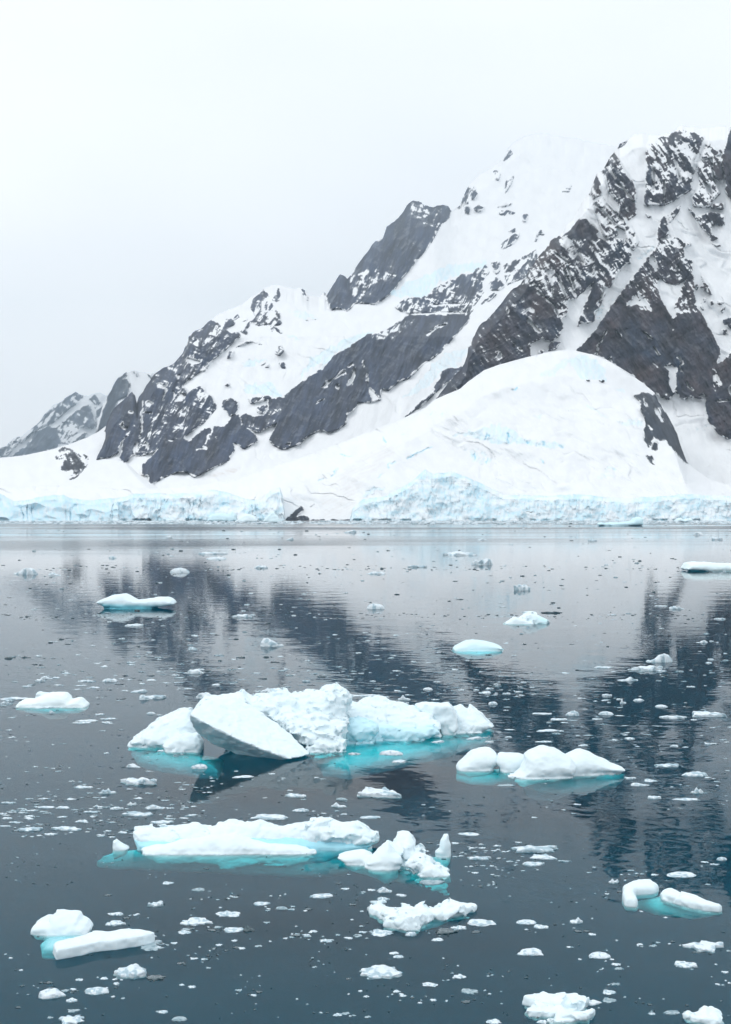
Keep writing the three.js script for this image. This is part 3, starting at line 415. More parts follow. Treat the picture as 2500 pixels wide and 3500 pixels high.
// --- snow dome and apron that run down to the shore
{
  const c = new Cover();
  c.rock(Z7(640, 1480, 690, 1465, 720, 1450, 840, 1460, 875, 1460, 890, 1540, 930, 1600, 990, 1690, 1030, 1760, 1070, 1860, 1120, 1930, 1140, 2040, 1190, 2160, 1140, 2150, 1060, 2040, 960, 1930, 900, 1930, 840, 1890, 820, 1960, 790, 2000, 745, 1930, 740, 1830, 760, 1790, 750, 1700, 700, 1600, 720, 1560, 680, 1510), 0.04)
    .rock(Z7(810, 2050, 840, 1960, 880, 1950, 880, 2020), 0).rock(Z7(760, 2080, 830, 2090, 860, 2180, 800, 2140), 0.05).snow(Z7(845, 1610, 890, 1620, 950, 1740, 930, 1765, 860, 1660)).snow(Z7(775, 1720, 838, 1840, 810, 1820)).snow(Z7(735, 1500, 788, 1600, 760, 1600))
    .rock(Z7(285, 1325, 340, 1322, 335, 1345), 0).rock(Z7(165, 1318, 195, 1318, 180, 1332), 0)
    .rock(Z2(850, 2050, 880, 2015, 925, 1985, 960, 1955, 1005, 1925, 1012, 1950, 985, 1985, 960, 2008, 1000, 2004, 1040, 2000, 1062, 2025, 1060, 2050), 0.06).rock(Z2(1070, 1930, 1115, 1885, 1080, 1925), 0).rock(Z2(1055, 2045, 1100, 2030, 1240, 2030, 1300, 2034, 1420, 2030, 1430, 2050, 1055, 2060), 0.25);
  c.blue(Z9(600, 230, 700, 200, 790, 230, 850, 300, 860, 370, 700, 350, 660, 300), 0.75).blue(Z9(430, 330, 600, 230, 640, 260, 520, 340), 0.6).blue(Z9(690, 480, 780, 540, 900, 610, 1080, 600, 1090, 640, 960, 640, 840, 590, 740, 530), 0.6).blue(Z9(0, 670, 100, 670, 180, 640, 280, 660, 350, 720, 600, 760, 590, 790, 360, 760, 150, 745, 0, 700), 0.85).blue(Z9(20, 850, 60, 830, 170, 850, 100, 880), 0.6).blue(Z9(90, 690, 240, 600, 160, 680), 0.6).blue(Z9(380, 570, 500, 560, 440, 610), 0.45)
    .blue(Z8(1280, 620, 1400, 600, 1500, 575, 1624, 540, 1624, 640, 1440, 610), 0.7).blue(Z8(1060, 755, 1160, 700, 1230, 680, 1170, 715), 0.7).blue(Z8(1400, 700, 1500, 690, 1600, 730, 1560, 790, 1480, 760), 0.45).blue(Z8(300, 900, 380, 840, 440, 810, 340, 870), 0.5).blue(Z8(470, 800, 540, 755, 500, 790), 0.5).blue(Z9(880, 390, 950, 420, 990, 445, 930, 430), 0.7).blue(Z8(780, 980, 860, 930, 950, 925, 900, 950, 800, 990), 0.7)
    .blue(Z9(60, 380, 220, 345, 200, 355, 90, 390), 0.35).blue(Z9(220, 415, 370, 360, 330, 385), 0.5).blue(Z9(30, 565, 200, 545, 100, 560), 0.35).blue(Z9(770, 970, 880, 880, 960, 900, 900, 960), 0.4)
    .crack(Z9(248, 690, 252, 745), 5).crack(Z9(455, 725, 470, 760), 7).crack(Z9(125, 690, 112, 735), 4).crack(Z9(270, 425, 310, 408), 4).crack(Z9(1480, 885, 1510, 900), 7).crack(Z9(1590, 955, 1586, 985), 4).crack(Z9(445, 845, 470, 880), 4).crack(Z9(560, 770, 595, 785), 6).crack(Z9(365, 735, 380, 750), 5).crack(Z9(900, 905, 912, 920), 4).crack(Z9(20, 850, 45, 805), 3).crack(Z9(115, 875, 128, 850), 3)
    .crack(Z8(1065, 752, 1140, 712, 1225, 678), 4).crack(Z8(928, 622, 942, 655), 5).crack(Z8(1215, 488, 1228, 472), 4).crack(Z8(1270, 490, 1290, 465), 3).crack(Z8(940, 805, 1000, 765), 3).crack(Z8(890, 865, 920, 850), 3).crack(Z8(660, 722, 730, 740), 3).crack(Z8(590, 860, 640, 815), 3).crack(Z8(1030, 615, 1060, 600), 3).crack(Z8(530, 900, 560, 870), 3).crack(Z8(1490, 760, 1480, 720), 3).crack(Z8(1560, 790, 1570, 740), 3)
    .dirty(Z8(540, 1000, 700, 800, 950, 650, 1000, 700, 760, 950, 720, 1110, 560, 1120), 0.35).soften();
  const top = curve([[-240, 1672], [0, 1668], [200, 1660], [420, 1672], [600, 1668], [800, 1640], [1000, 1572], [1200, 1500], [1371, 1432], [1454, 1394], [1487, 1366], [1574, 1328], [1600, 1305], [1655, 1266], [1711, 1245], [1766, 1230], [1822, 1216], [1877, 1203], [1910, 1197], [1944, 1194], [1988, 1203], [2027, 1211], [2071, 1227], [2110, 1250], [2154, 1277], [2199, 1311], [2237, 1341], [2249, 1366], [2265, 1388], [2287, 1427], [2315, 1482], [2326, 1521], [2348, 1579], [2376, 1604], [2430, 1640], [2500, 1660], [2760, 1668]]);
  relief({
    name: 'snow_dome', label: 'broad white snow dome with pale blue scarps sloping down to the shore', category: 'snow dome', x0: -240, x1: 2760, step: 3, seed: 23.7, slant: -0.45, jag: 1.2, rockRelief: 0.35, grain: 0.8,
    top, foot: () => 1779.6,
    depth: (X, Y, yt) => 1682 + 430 * Math.pow(clamp((1779 - Y) / 580), 1.1) + 110 * (1 - smooth(0, 90, Y - yt)),
    snowRelief: (X, Y) => { const u = X * 0.86 + Y * 0.5, v = -X * 0.5 + Y * 0.86, k = smooth(1779, 1720, Y); return k * (30 * fbm(u / 240, v / 120, 3.4, 3) + 7 * scarps(X, Y, 23.7, 58) + 6 * ridged(u / 150, v / 38, 8.1, 3) * smooth(-0.25, 0.35, n2(X / 190, Y / 150, 5.5)) + 1.3 * fbm(u / 26, v / 13, 2.9, 3)); },
    cover: c,
  });
}
// --- ice cliffs along the shore
{
  const tone = (X, Y) => { const l = smooth(520, 330, X), b = clamp(0.5 + 1.2 * fbm(X / 50, Y / 22, 4.7, 4)); return [mix(mix(0.78, 0.54, b), 0.54, l * 0.7), mix(mix(0.86, 0.77, b), 0.77, l * 0.7), mix(mix(0.9, 0.87, b), 0.87, l * 0.7)]; };
  const cliff = (name, label, x0, x1, top, D, s, big, layered) => {
    const c = new Cover(); c.blue([[x0 - 40, 1600], [x1 + 40, 1600], [x1 + 40, 1800], [x0 - 40, 1800]], 1);
    c.snow([[x0, 1600], [x1, 1600], [x1, 1601], [x0, 1601]]);
    relief({
      name, label, category: 'ice cliff', x0, x1, step: 2.2, seed: s, jag: 3.2, top, foot: () => 1782.2, cover: c, iceTone: tone,
      depth: (X, Y, yt) => {
        const k = smooth(1781, 1770, Y), fissure = (layered ? 1.8 : 3.5) * smooth(0.86, 0.97, 1 - Math.abs(n2(X / 23 + 0.4 * n2(X / 9, Y / 30, s), Y / 95, s + 12))) * smooth(0, 0.25, n2(X / 90, 4.4, s + 3) + 0.15) + 4 * smooth(1771, 1779, Y) * smooth(0.1, 0.4, n2(X / 34, 1.7, s + 8)), facets = big ? 24 * Math.abs(fbm(X / 120, Y / 70, s, 2, 0.4)) + 4 * Math.abs(n2(X / 40, Y / 26, s + 4)) + 0.5 * fbm(X / 9, Y / 6, s, 2) : (layered ? 8 : 12) * fbm(X / 60, Y / 75, s, 4, 0.48) + (layered ? 3 : 5) * Math.abs(n2(X / 22, Y / 34, s + 4)) + 0.5 * fbm(X / 9, Y / 7, s, 3);
        return D + (1782 - Y) * 0.3 + 26 * (1 - smooth(0, 16, Y - yt)) + fissure + facets * mix(0.6, 1, k) + (layered ? 0.5 * fbm(X / 160, Y / 2.6, s, 2) * smooth(1745, 1700, Y) : 0) + 8 * fbm(X / 130, 3.3, s + 7, 3);
      },
      snowRelief: () => 0,
    });
  };
  cliff('ice_cliff', 'smooth faceted pale blue ice cliff at the left end of the shore', -230, 412, curve([[-230, 1700], [0, 1685], [26, 1704], [47, 1713], [90, 1709], [138, 1700], [216, 1691], [241, 1702], [310, 1711], [379, 1702], [405, 1716], [412, 1780]]), 1612, 2.4, true);
  cliff('ice_cliff', 'crumbled blue white ice cliff ending in a rounded tower beside the dark shore rock', 372, 978, curve([[372, 1706], [422, 1700], [453, 1689], [517, 1687], [600, 1689], [652, 1684], [729, 1676], [785, 1684], [841, 1706], [893, 1710], [928, 1676], [958, 1665], [966, 1690], [973, 1738], [978, 1782]]), 1632, 6.1, false);
  cliff('ice_cliff', 'long layered grey white ice cliff with a tall hump below the snow dome', 1196, 2760, curve([[1196, 1776], [1205, 1738], [1243, 1707], [1327, 1696], [1332, 1685], [1399, 1654], [1454, 1606], [1482, 1621], [1543, 1610], [1587, 1627], [1643, 1652], [1665, 1663], [1722, 1690], [1783, 1693], [1866, 1696], [1999, 1690], [2060, 1699], [2143, 1705], [2199, 1699], [2265, 1696], [2376, 1688], [2500, 1696], [2760, 1700]]), 1640, 9.2, false, true);
}

// ---------------------------------------------------------------- icebergs: solids meshed from distance fields
function surfaceNet(f, lo, hi, h) {
  const nx = Math.ceil((hi[0] - lo[0]) / h) + 1, ny = Math.ceil((hi[1] - lo[1]) / h) + 1, nz = Math.ceil((hi[2] - lo[2]) / h) + 1, V = new Float32Array(nx * ny * nz);
  for (let k = 0, q = 0; k < nz; k++) for (let j = 0; j < ny; j++) for (let i = 0; i < nx; i++, q++) V[q] = f(lo[0] + i * h, lo[1] + j * h, lo[2] + k * h);
  const id = new Int32Array(nx * ny * nz).fill(-1), pos = [], idx = [], sx = 1, sy = nx, sz = nx * ny;
  const E = [[0, 1], [2, 3], [4, 5], [6, 7], [0, 2], [1, 3], [4, 6], [5, 7], [0, 4], [1, 5], [2, 6], [3, 7]], O = [0, 1, sy, sy + 1, sz, sz + 1, sz + sy, sz + sy + 1];
  for (let k = 0; k < nz - 1; k++) for (let j = 0; j < ny - 1; j++) for (let i = 0; i < nx - 1; i++) {
    const q = i + j * sy + k * sz; let inside = 0;
    for (let c = 0; c < 8; c++) if (V[q + O[c]] < 0) inside++;
    if (!inside || inside === 8) continue;
    let x = 0, y = 0, z = 0, n = 0;
    for (const [a, b] of E) {
      const va = V[q + O[a]], vb = V[q + O[b]];
      if ((va < 0) === (vb < 0)) continue;
      const t = va / (va - vb);
      x += mix(a & 1, b & 1, t); y += mix(a >> 1 & 1, b >> 1 & 1, t); z += mix(a >> 2, b >> 2, t); n++;
    }
    id[q] = pos.length / 3; pos.push(lo[0] + (i + x / n) * h, lo[1] + (j + y / n) * h, lo[2] + (k + z / n) * h);
  }
  const quad = (a, b, c, d, flip) => { if (a < 0 || b < 0 || c < 0 || d < 0) return; if (flip) idx.push(a, c, b, a, d, c); else idx.push(a, b, c, a, c, d); };
  for (let k = 1; k < nz - 1; k++) for (let j = 1; j < ny - 1; j++) for (let i = 1; i < nx - 1; i++) {
    const q = i + j * sy + k * sz, s = V[q] < 0;
    if (s !== V[q + sx] < 0) quad(id[q - sy - sz], id[q - sz], id[q], id[q - sy], !s);
    if (s !== V[q + sy] < 0) quad(id[q - sx - sz], id[q - sx], id[q], id[q - sz], !s);
    if (s !== V[q + sz] < 0) quad(id[q - sx - sy], id[q - sy], id[q], id[q - sx], !s);
  }
  // only the largest connected body stays
  const n = pos.length / 3, up = new Int32Array(n).map((_, i) => i), find = (a) => { while (up[a] !== a) a = up[a] = up[up[a]]; return a; };
  for (let t = 0; t < idx.length; t += 3) { const a = find(idx[t]); up[find(idx[t + 1])] = a; up[find(idx[t + 2])] = a; }
  const size = new Int32Array(n); for (let i = 0; i < n; i++) size[find(i)]++;
  let big = 0; for (let i = 0; i < n; i++) if (size[i] > size[big]) big = i;
  const map = new Int32Array(n).fill(-1), pos2 = [], idx2 = [];
  for (const v of idx) { if (find(v) !== big) continue; if (map[v] < 0) { map[v] = pos2.length / 3; pos2.push(pos[v * 3], pos[v * 3 + 1], pos[v * 3 + 2]); } idx2.push(map[v]); }
  const g = new THREE.BufferGeometry();
  g.setAttribute('position', new THREE.Float32BufferAttribute(pos2, 3)); g.setIndex(idx2); g.computeVertexNormals();
  return g;
}
function polygonDistance(p, x, y) {
  let d = 1e9, s = 1;
  for (let i = 0, j = p.length - 1; i < p.length; j = i++) {
    const ex = p[j][0] - p[i][0], ey = p[j][1] - p[i][1], wx = x - p[i][0], wy = y - p[i][1], t = clamp((wx * ex + wy * ey) / (ex * ex + ey * ey + 1e-12)), bx = wx - ex * t, by = wy - ey * t;
    d = Math.min(d, bx * bx + by * by);
    const a = y >= p[i][1], b = y < p[j][1], c = ex * wy > ey * wx;
    if ((a && b && c) || (!a && !b && !c)) s = -s;
  }
  return s * Math.sqrt(d);
}
const ICE = [0.72, 0.835, 0.88], PALE = [0.54, 0.795, 0.88];
/** pieces: wall = an upright mass with that outline seen from the sea side, half thickness t, standing where its foot meets the sea or set that many metres nearer than the waterline; plan = a sheet with that outline from above, between heights; hull = a convex block. All joined into one body. */
function iceberg({ name = 'iceberg', label, category = 'iceberg', group, waterline, pieces, h = 0.06, blend = 0.14, bump = 0.05, scale = 1.6 }) {
  const d0 = seaDepth(waterline), solids = [];
  let X0 = 1e9, X1 = -1e9; for (const q of pieces) for (const [x] of q.outline) { X0 = Math.min(X0, x); X1 = Math.max(X1, x); }
  const ox = ((X0 + X1) / 2 - W / 2) / F * d0, oz = -d0;
  for (const q of pieces) {
    const o = { tone: q.tone ?? ICE, rough: q.rough ?? 0, part: q.part ?? (q.kind === 'plan' && q.y1 < 0.03 ? 'submerged_foot' : 'ice_body') };
    if (q.kind === 'plan') {
      const y1 = q.y1, seen = y1 + (q.dome ?? 0) * 0.6, p = q.outline.map(([X, Y]) => { const ds = seaDepth(Y), d = seen > 0 ? F * (EYE - y1) / (Y - HZ) : ds - seen * Math.tan(Math.asin(Math.sin(Math.atan(ds / EYE)) / 1.125));   // sight bends at the surface
        return [(X - W / 2) / F * d - ox, -d - oz]; });
      const r = q.r ?? Math.min(0.25, (y1 - q.y0) / 2), mid = (y1 + q.y0) / 2, half = (y1 - q.y0) / 2, dome = q.dome ?? 0;
      o.box = [Math.min(...p.map((v) => v[0])), q.y0, Math.min(...p.map((v) => v[1])), Math.max(...p.map((v) => v[0])), y1 + dome, Math.max(...p.map((v) => v[1]))];
      o.f = (x, y, z) => { const s = polygonDistance(p, x, z), yy = y - mid - (dome ? dome * clamp(-s / (q.reach ?? 0.6)) * (y > mid ? 1 : 0) : 0), a = s + r, b = Math.abs(yy) - half + r; return Math.min(Math.max(a, b), 0) + Math.hypot(Math.max(a, 0), Math.max(b, 0)) - r; };
    } else if (q.kind === 'hull') {
      const pts = q.outline.map(([X, Y, dz]) => { const v = at(X, Y, d0 - dz); return new THREE.Vector3(v.x - ox, v.y, v.z - oz); });
      const hull = new ConvexHull().setFromPoints(pts), planes = hull.faces.map((f) => [f.normal.x, f.normal.y, f.normal.z, f.constant]), e = q.r ?? 0.05;
      const bb = new THREE.Box3().setFromPoints(pts); o.box = [bb.min.x, bb.min.y, bb.min.z, bb.max.x, bb.max.y, bb.max.z];
      o.f = (x, y, z) => { let m = -1e9; for (const a of planes) m = Math.max(m, a[0] * x + a[1] * y + a[2] * z - a[3]); let t = 0; for (const a of planes) { const v = a[0] * x + a[1] * y + a[2] * z - a[3]; if (v > m - 6 * e) t += Math.exp((v - m) / e); } return m + e * Math.log(t) * 0.8; };
    } else {
      const t = q.t ?? 0.6, foot = Math.max(...q.outline.map((v) => v[1])), d = q.set === undefined ? seaDepth(foot) + t * 0.55 : d0 - q.set, lean = q.lean ?? 0.3, zc = -d - oz;
      const p = q.outline.map(([X, Y]) => { const v = at(X, Y, d); return [v.x - ox, v.y]; });
      const lo = Math.min(...p.map((v) => v[1])), hi = Math.max(...p.map((v) => v[1])), r = q.r ?? Math.min(t * 0.85, (hi - lo) * 0.42), low = lo + Math.min(0.14, (hi - lo) * 0.25), keel = q.keel ?? (h > 0.4 ? 5 : 2.3), afloat = q.afloat ?? true;
      const x0 = Math.min(...p.map((v) => v[0])), x1 = Math.max(...p.map((v) => v[0]));
      o.box = [x0 - 0.1, afloat ? -keel : lo, zc - t - Math.abs(lean) * hi - 0.2, x1 + 0.1, hi, zc + t + (afloat ? keel * 0.4 : 0)];
      o.f = (x, y, z) => { const yy = afloat && y < low ? low : y, under = afloat && y < 0 ? -y : 0, s = polygonDistance(p, x, yy) + under * (0.12 + 0.25 * under / keel) + (under ? 0.3 * Math.min(1, under) * n3(x * 0.9, y * 0.9, z * 0.9 + ox) : 0), a = s + r, b = Math.abs(z - zc + lean * Math.max(y, 0) - 0.25 * under) - t - 0.12 * under + r; let v = Math.min(Math.max(a, b), 0) + Math.hypot(Math.max(a, 0), Math.max(b, 0)) - r; if (afloat) v = Math.max(v, (-keel - y) * 0.8); return v; };
    }
    solids.push(o);
  }
  const groups = new Map(); solids.forEach((o) => groups.set(o.part, [...(groups.get(o.part) ?? []), o]));
  const root = groups.size > 1 ? new THREE.Group() : null;
  if (root) { root.name = numbered(name); root.position.set(ox, 0, oz); scene.add(root); tag(root, label, category, group); }
  for (const [part, list] of groups) {
    const g = iceBody(list, { h, blend, bump, scale, ox });
    const m = mesh(root ? part : name, g, bergMat, root ?? undefined);
    if (!root) { m.position.set(ox, 0, oz); tag(m, label, category, group); }
  }
}
function iceBody(solids, { h, blend, bump, scale, ox }) {
  const reach = 0.55, lo = [1e9, 1e9, 1e9], hi = [-1e9, -1e9, -1e9];
  for (const o of solids) for (let a = 0; a < 3; a++) { lo[a] = Math.min(lo[a], o.box[a] - 0.35); hi[a] = Math.max(hi[a], o.box[a + 3] + 0.35); }
  const single = (o, x, y, z) => {
    const b = o.box, dx = Math.max(b[0] - x, 0, x - b[3]), dy = Math.max(b[1] - y, 0, y - b[4]), dz = Math.max(b[2] - z, 0, z - b[5]), far = dx * dx + dy * dy + dz * dz;
    if (far > reach * reach) return Math.sqrt(far);
    let v = o.f(x, y, z);
    if (o.rough && Math.abs(v) < 0.6) v += o.rough * 1.1 * block3(x * 1.9 + 7 + 0.35 * n3(x * 3, y * 3, z * 3), y * 2.2, z * 1.9) + o.rough * 0.5 * block3(x * 4.6 + 3, y * 5.2, z * 4.6);
    return v;
  };
  const field = (x, y, z) => {
    let v = 1e9;
    for (const o of solids) { const w = single(o, x, y, z), k = clamp(0.5 + 0.5 * (v - w) / blend); v = v > 1e8 ? w : mix(v, w, k) - blend * k * (1 - k); }
    if (v < 0.5 && v > -0.5) v += bump * 1.5 * fbm3(x * scale + ox, y * scale * 1.3, z * scale, 3) + bump * 0.5 * n3(x * 7, y * 9, z * 7) + 0.012 * (cell3(x * 5, y * 5, z * 5) - 0.5);
    return v;
  };
  const g = surfaceNet(field, lo, hi, h), P = g.attributes.position, col = new Float32Array(P.count * 3);
  for (let i = 0; i < P.count; i++) {
    const x = P.getX(i), y = P.getY(i), z = P.getZ(i); let t = 0, c = [0, 0, 0];
    for (const o of solids) { const w = Math.exp(-Math.max(-1, single(o, x, y, z)) / 0.09); t += w; for (let a = 0; a < 3; a++) c[a] += w * o.tone[a]; }
    const k = 1 + 0.03 * fbm3(x * 3, y * 3, z * 3, 3);
    for (let a = 0; a < 3; a++) col[i * 3 + a] = Math.min(0.96, c[a] / t * k);
  }
  g.setAttribute('color', new THREE.BufferAttribute(col, 3));
  return g;
}
const wall = (outline, o = {}) => ({ kind: 'wall', outline, ...o });
const plan = (outline, y0, y1, o = {}) => ({ kind: 'plan', outline, y0, y1, ...o });
const BM = frame(400, 2300, 1.203), BR = frame(1500, 2500, 1.624), BL = frame(300, 2750, 1.16), BB = frame(1000, 3000, 1.0827), BK = frame(0, 3000, 1.624), BF = frame(0, 1750, 1.299), BG = frame(1250, 1750, 1.299), BN = frame(0, 2300, 2.32);
const deep = (dzs, ...v) => BM(...v).map((p, i) => [...p, dzs[i]]);

iceberg({
  label: 'largest iceberg, a tilted smooth white slab leaning on rough ice rubble', waterline: 2590, h: 0.06, blend: 0.1,
  bump: 0.045, pieces: [
    wall(BM(55, 290, 75, 265, 105, 242, 130, 218, 175, 196, 215, 186, 240, 171, 290, 164, 330, 200, 330, 304, 300, 304, 190, 302, 120, 299), { t: 1.0, rough: 0.08, lean: 0.9, part: 'left_shoulder' }),
    wall(BM(190, 300, 215, 277, 260, 259, 330, 254, 350, 290, 350, 322, 300, 322, 210, 319), { t: 0.6, rough: 0.05, lean: 0.5, part: 'left_shoulder' }),
    { kind: 'hull', r: 0.035, part: 'tilted_slab', outline: deep([0.5, -1.2, -3.0, -3.0, -2.0, -0.4, 1.0, 0.9, 1.1, -0.2, -0.9, -1.1, -0.8, 0.6, -3.0, -2.8], 294, 165, 345, 116, 430, 100, 520, 100, 660, 200, 813, 337, 706, 354, 400, 224, 560, 304, 308, 228, 395, 298, 480, 336, 575, 356, 690, 362, 520, 300, 400, 250) },
    wall(BM(300, 165, 345, 109, 400, 114, 460, 100, 510, 86, 540, 110, 600, 101, 640, 92, 650, 200, 500, 250, 350, 200), { set: -3.6, t: 0.9, rough: 0.1, lean: 0.5, part: 'rubble_ridge' }),
    wall(BM(590, 114, 660, 88, 740, 101, 755, 91, 830, 86, 860, 68, 890, 64, 935, 81, 958, 106, 955, 150, 940, 180, 930, 260, 850, 300, 700, 290, 620, 200), { set: -3.6, t: 1.1, rough: 0.2, lean: 0.5, part: 'rubble_ridge' }),
    wall(BM(630, 200, 680, 170, 740, 178, 800, 162, 880, 188, 940, 208, 935, 250, 925, 300, 850, 318, 815, 320, 760, 285, 700, 255), { set: -2.4, t: 1.0, rough: 0.26, lean: 0.9, part: 'rubble_ridge' }),
    wall(BM(700, 240, 780, 228, 860, 243, 925, 268, 920, 302, 850, 322, 815, 325, 760, 290), { t: 0.6, rough: 0.22, lean: 0.8, part: 'rubble_ridge' }),
    wall(BM(925, 204, 960, 188, 1030, 196, 1065, 218, 1070, 237, 1050, 272, 990, 287, 925, 290), { t: 0.6, rough: 0.12, tone: PALE, lean: 0.3, part: 'blue_block' }),
    wall(BM(930, 138, 1000, 138, 1050, 124, 1090, 120, 1150, 142, 1190, 152, 1230, 162, 1290, 174, 1330, 205, 1330, 250, 1250, 262, 1200, 270, 1120, 272, 1060, 262, 930, 240), { set: -5.6, t: 1.3, rough: 0.12, lean: 0.9, part: 'right_mass' }),
    wall(BM(1050, 225, 1120, 214, 1200, 220, 1300, 215, 1335, 246, 1250, 262, 1200, 271, 1120, 275, 1060, 268), { t: 0.6, rough: 0.1, lean: 0.4, tone: PALE, part: 'right_mass' }),
    wall(BM(1230, 136, 1300, 131, 1370, 127, 1385, 152, 1400, 182, 1395, 212, 1380, 244, 1335, 249, 1320, 215, 1290, 176, 1240, 154), { t: 0.7, rough: 0.07, r: 0.12, lean: 0.2, part: 'corner_block' }),
    wall(BM(1375, 158, 1420, 148, 1450, 168, 1460, 148, 1490, 168, 1525, 196, 1545, 217, 1520, 230, 1450, 238, 1375, 244), { t: 0.9, rough: 0.07, lean: 1.0, part: 'right_tail' }),
    plan(BM(800, 318, 930, 288, 1060, 272, 1250, 262, 1400, 242, 1550, 214, 1520, 262, 1350, 304, 1150, 346, 960, 384, 850, 372), -2.6, -1.15, { tone: ICE, r: 0.5, dome: 0.6, reach: 1.3 }),
    plan(BM(60, 292, 180, 308, 330, 322, 440, 338, 420, 385, 250, 368, 90, 338), -2.6, -1.2, { tone: ICE, r: 0.5, dome: 0.7, reach: 1.0, part: 'left_foot' }),
  ],
});
iceberg({
  label: 'smooth rounded white iceberg with three humps right of the largest one', waterline: 2650, h: 0.05, bump: 0.03,
  pieces: [
    wall(BR(92, 205, 110, 180, 150, 150, 190, 117, 240, 105, 290, 107, 325, 127, 330, 150, 325, 185, 280, 205, 220, 215, 150, 215), { t: 0.6, lean: 0.5, part: 'left_hump' }),
    wall(BR(320, 175, 330, 137, 350, 124, 400, 127, 450, 132, 490, 142, 490, 200, 440, 220, 360, 222), { t: 0.5, lean: 0.5, part: 'middle_hump' }),
    wall(BR(265, 252, 350, 241, 420, 235, 460, 215, 480, 170, 480, 140, 510, 120, 560, 99, 600, 94, 650, 107, 700, 132, 740, 152, 760, 200, 740, 240, 650, 250, 520, 258, 350, 256), { t: 0.75, lean: 0.5 }),
    wall(BR(700, 152, 730, 132, 770, 112, 800, 110, 850, 127, 900, 152, 950, 176, 1000, 191, 1032, 206, 1030, 216, 950, 222, 800, 232, 720, 242), { t: 0.65, lean: 0.5 }),
    plan(BR(95, 215, 300, 205, 480, 200, 500, 240, 300, 258, 180, 258, 100, 238), -1.5, -0.8, { tone: ICE, r: 0.3, dome: 0.4, reach: 0.5 }),
    plan(BR(480, 245, 750, 235, 1030, 212, 980, 260, 700, 285, 560, 278), -2.2, -1.1, { tone: ICE, r: 0.4, dome: 0.5, reach: 0.7, part: 'right_foot' }),
  ],
});
iceberg({
  label: 'long low wavy iceberg with a broad turquoise foot under the water', waterline: 2912, h: 0.042, bump: 0.035, blend: 0.1,
  pieces: [
    wall(BL(180, 99, 215, 94, 300, 99, 400, 89, 430, 84, 470, 99, 520, 84, 570, 78, 640, 81, 680, 71, 740, 91, 800, 91, 830, 81, 880, 76, 925, 61, 960, 76, 1010, 91, 1060, 86, 1110, 99, 1150, 124, 1150, 140, 1110, 160, 1050, 168, 980, 170, 800, 171, 600, 172, 400, 172, 210, 162, 190, 130), { t: 0.55, lean: 0.3, rough: 0.06, r: 0.3, part: 'back_ridge' }),
    wall(BL(860, 86, 925, 66, 1010, 94, 1060, 89, 1110, 104, 1145, 125, 1110, 150, 960, 150, 880, 130), { set: -0.5, t: 0.45, rough: 0.13, lean: 0.4, afloat: false, part: 'back_ridge' }),
    wall(BL(175, 187, 220, 172, 330, 150, 420, 140, 500, 128, 580, 122, 650, 146, 720, 160, 830, 165, 910, 177, 915, 184, 850, 189, 700, 191, 500, 193, 300, 193, 190, 191), { t: 0.35, lean: 0.7, part: 'front_lip' }),
    wall(BL(640, 134, 760, 129, 880, 122, 950, 143, 990, 161, 980, 172, 880, 172, 760, 172), { t: 0.35, lean: 0.5, part: 'middle_lip' }),
    wall(BL(196, 128, 400, 116, 600, 110, 860, 116, 1000, 132, 1125, 142, 1100, 160, 980, 171, 800, 172, 600, 173, 400, 173, 212, 162), { t: 0.72, lean: 0.35, r: 0.2, tone: [0.40, 0.75, 0.86], part: 'blue_flank' }),  // shade of the recess painted as a blue band that stands proud
    wall(BL(103, 174, 108, 142, 140, 157, 165, 170, 160, 177), { t: 0.25, part: 'small_horn' }),
    plan(BL(30, 194, 100, 172, 200, 165, 900, 168, 1080, 165, 1030, 218, 870, 230, 700, 222, 450, 208, 250, 202, 130, 200), -1.8, -0.85, { tone: ICE, r: 0.4, dome: 0.4, reach: 0.8 }),
  ],
});
iceberg({
  label: 'small jagged iceberg with a pointed horn and upright spike, beside the long wavy one', waterline: 2955, h: 0.035, bump: 0.025,
  pieces: [
    wall(BL(992, 205, 1040, 195, 1100, 188, 1130, 200, 1120, 230, 1060, 235, 1010, 220), { t: 0.35, lean: 0.5 }),
    wall(BL(1100, 235, 1120, 210, 1150, 187, 1190, 159, 1210, 182, 1240, 207, 1248, 230, 1200, 255, 1150, 250), { t: 0.4, lean: 0.5 }),
    wall(BL(1205, 162, 1230, 147, 1270, 142, 1290, 162, 1290, 180, 1320, 187, 1340, 200, 1330, 230, 1240, 235, 1210, 190), { t: 0.5, rough: 0.16, lean: 0.5, part: 'back_rubble' }),
    wall(BL(1370, 190, 1395, 170, 1400, 145, 1413, 120, 1428, 118, 1440, 188, 1450, 200, 1400, 207), { t: 0.2, lean: 0.1, part: 'upright_spike' }),
    wall(BL(1270, 232, 1300, 212, 1340, 217, 1400, 237, 1425, 265, 1400, 275, 1340, 278, 1310, 262), { t: 0.4, rough: 0.16, lean: 0.5, part: 'front_rubble' }),
    plan(BL(1010, 212, 1240, 205, 1420, 195, 1440, 265, 1300, 275, 1150, 250), -1.1, -0.5, { tone: ICE, r: 0.25, dome: 0.4, reach: 0.5 }),
  ],
});
iceberg({
  name: 'ice_floe', category: 'ice floe', label: 'flat rough topped ice floe with a notched front, below the jagged iceberg', waterline: 3110, h: 0.032, bump: 0.02,
  pieces: [
    plan(BB(268, 97, 330, 90, 400, 97, 450, 102, 490, 94, 560, 90, 620, 88, 688, 90, 680, 100, 600, 122, 580, 130, 520, 127, 490, 142, 460, 164, 420, 166, 345, 154, 350, 137, 310, 117), -0.2, 0.17, { rough: 0.11, r: 0.06 }),
    plan(BB(430, 165, 500, 120, 590, 125, 545, 152, 480, 170), -0.6, -0.1, { tone: PALE, r: 0.2 }),
  ],
});
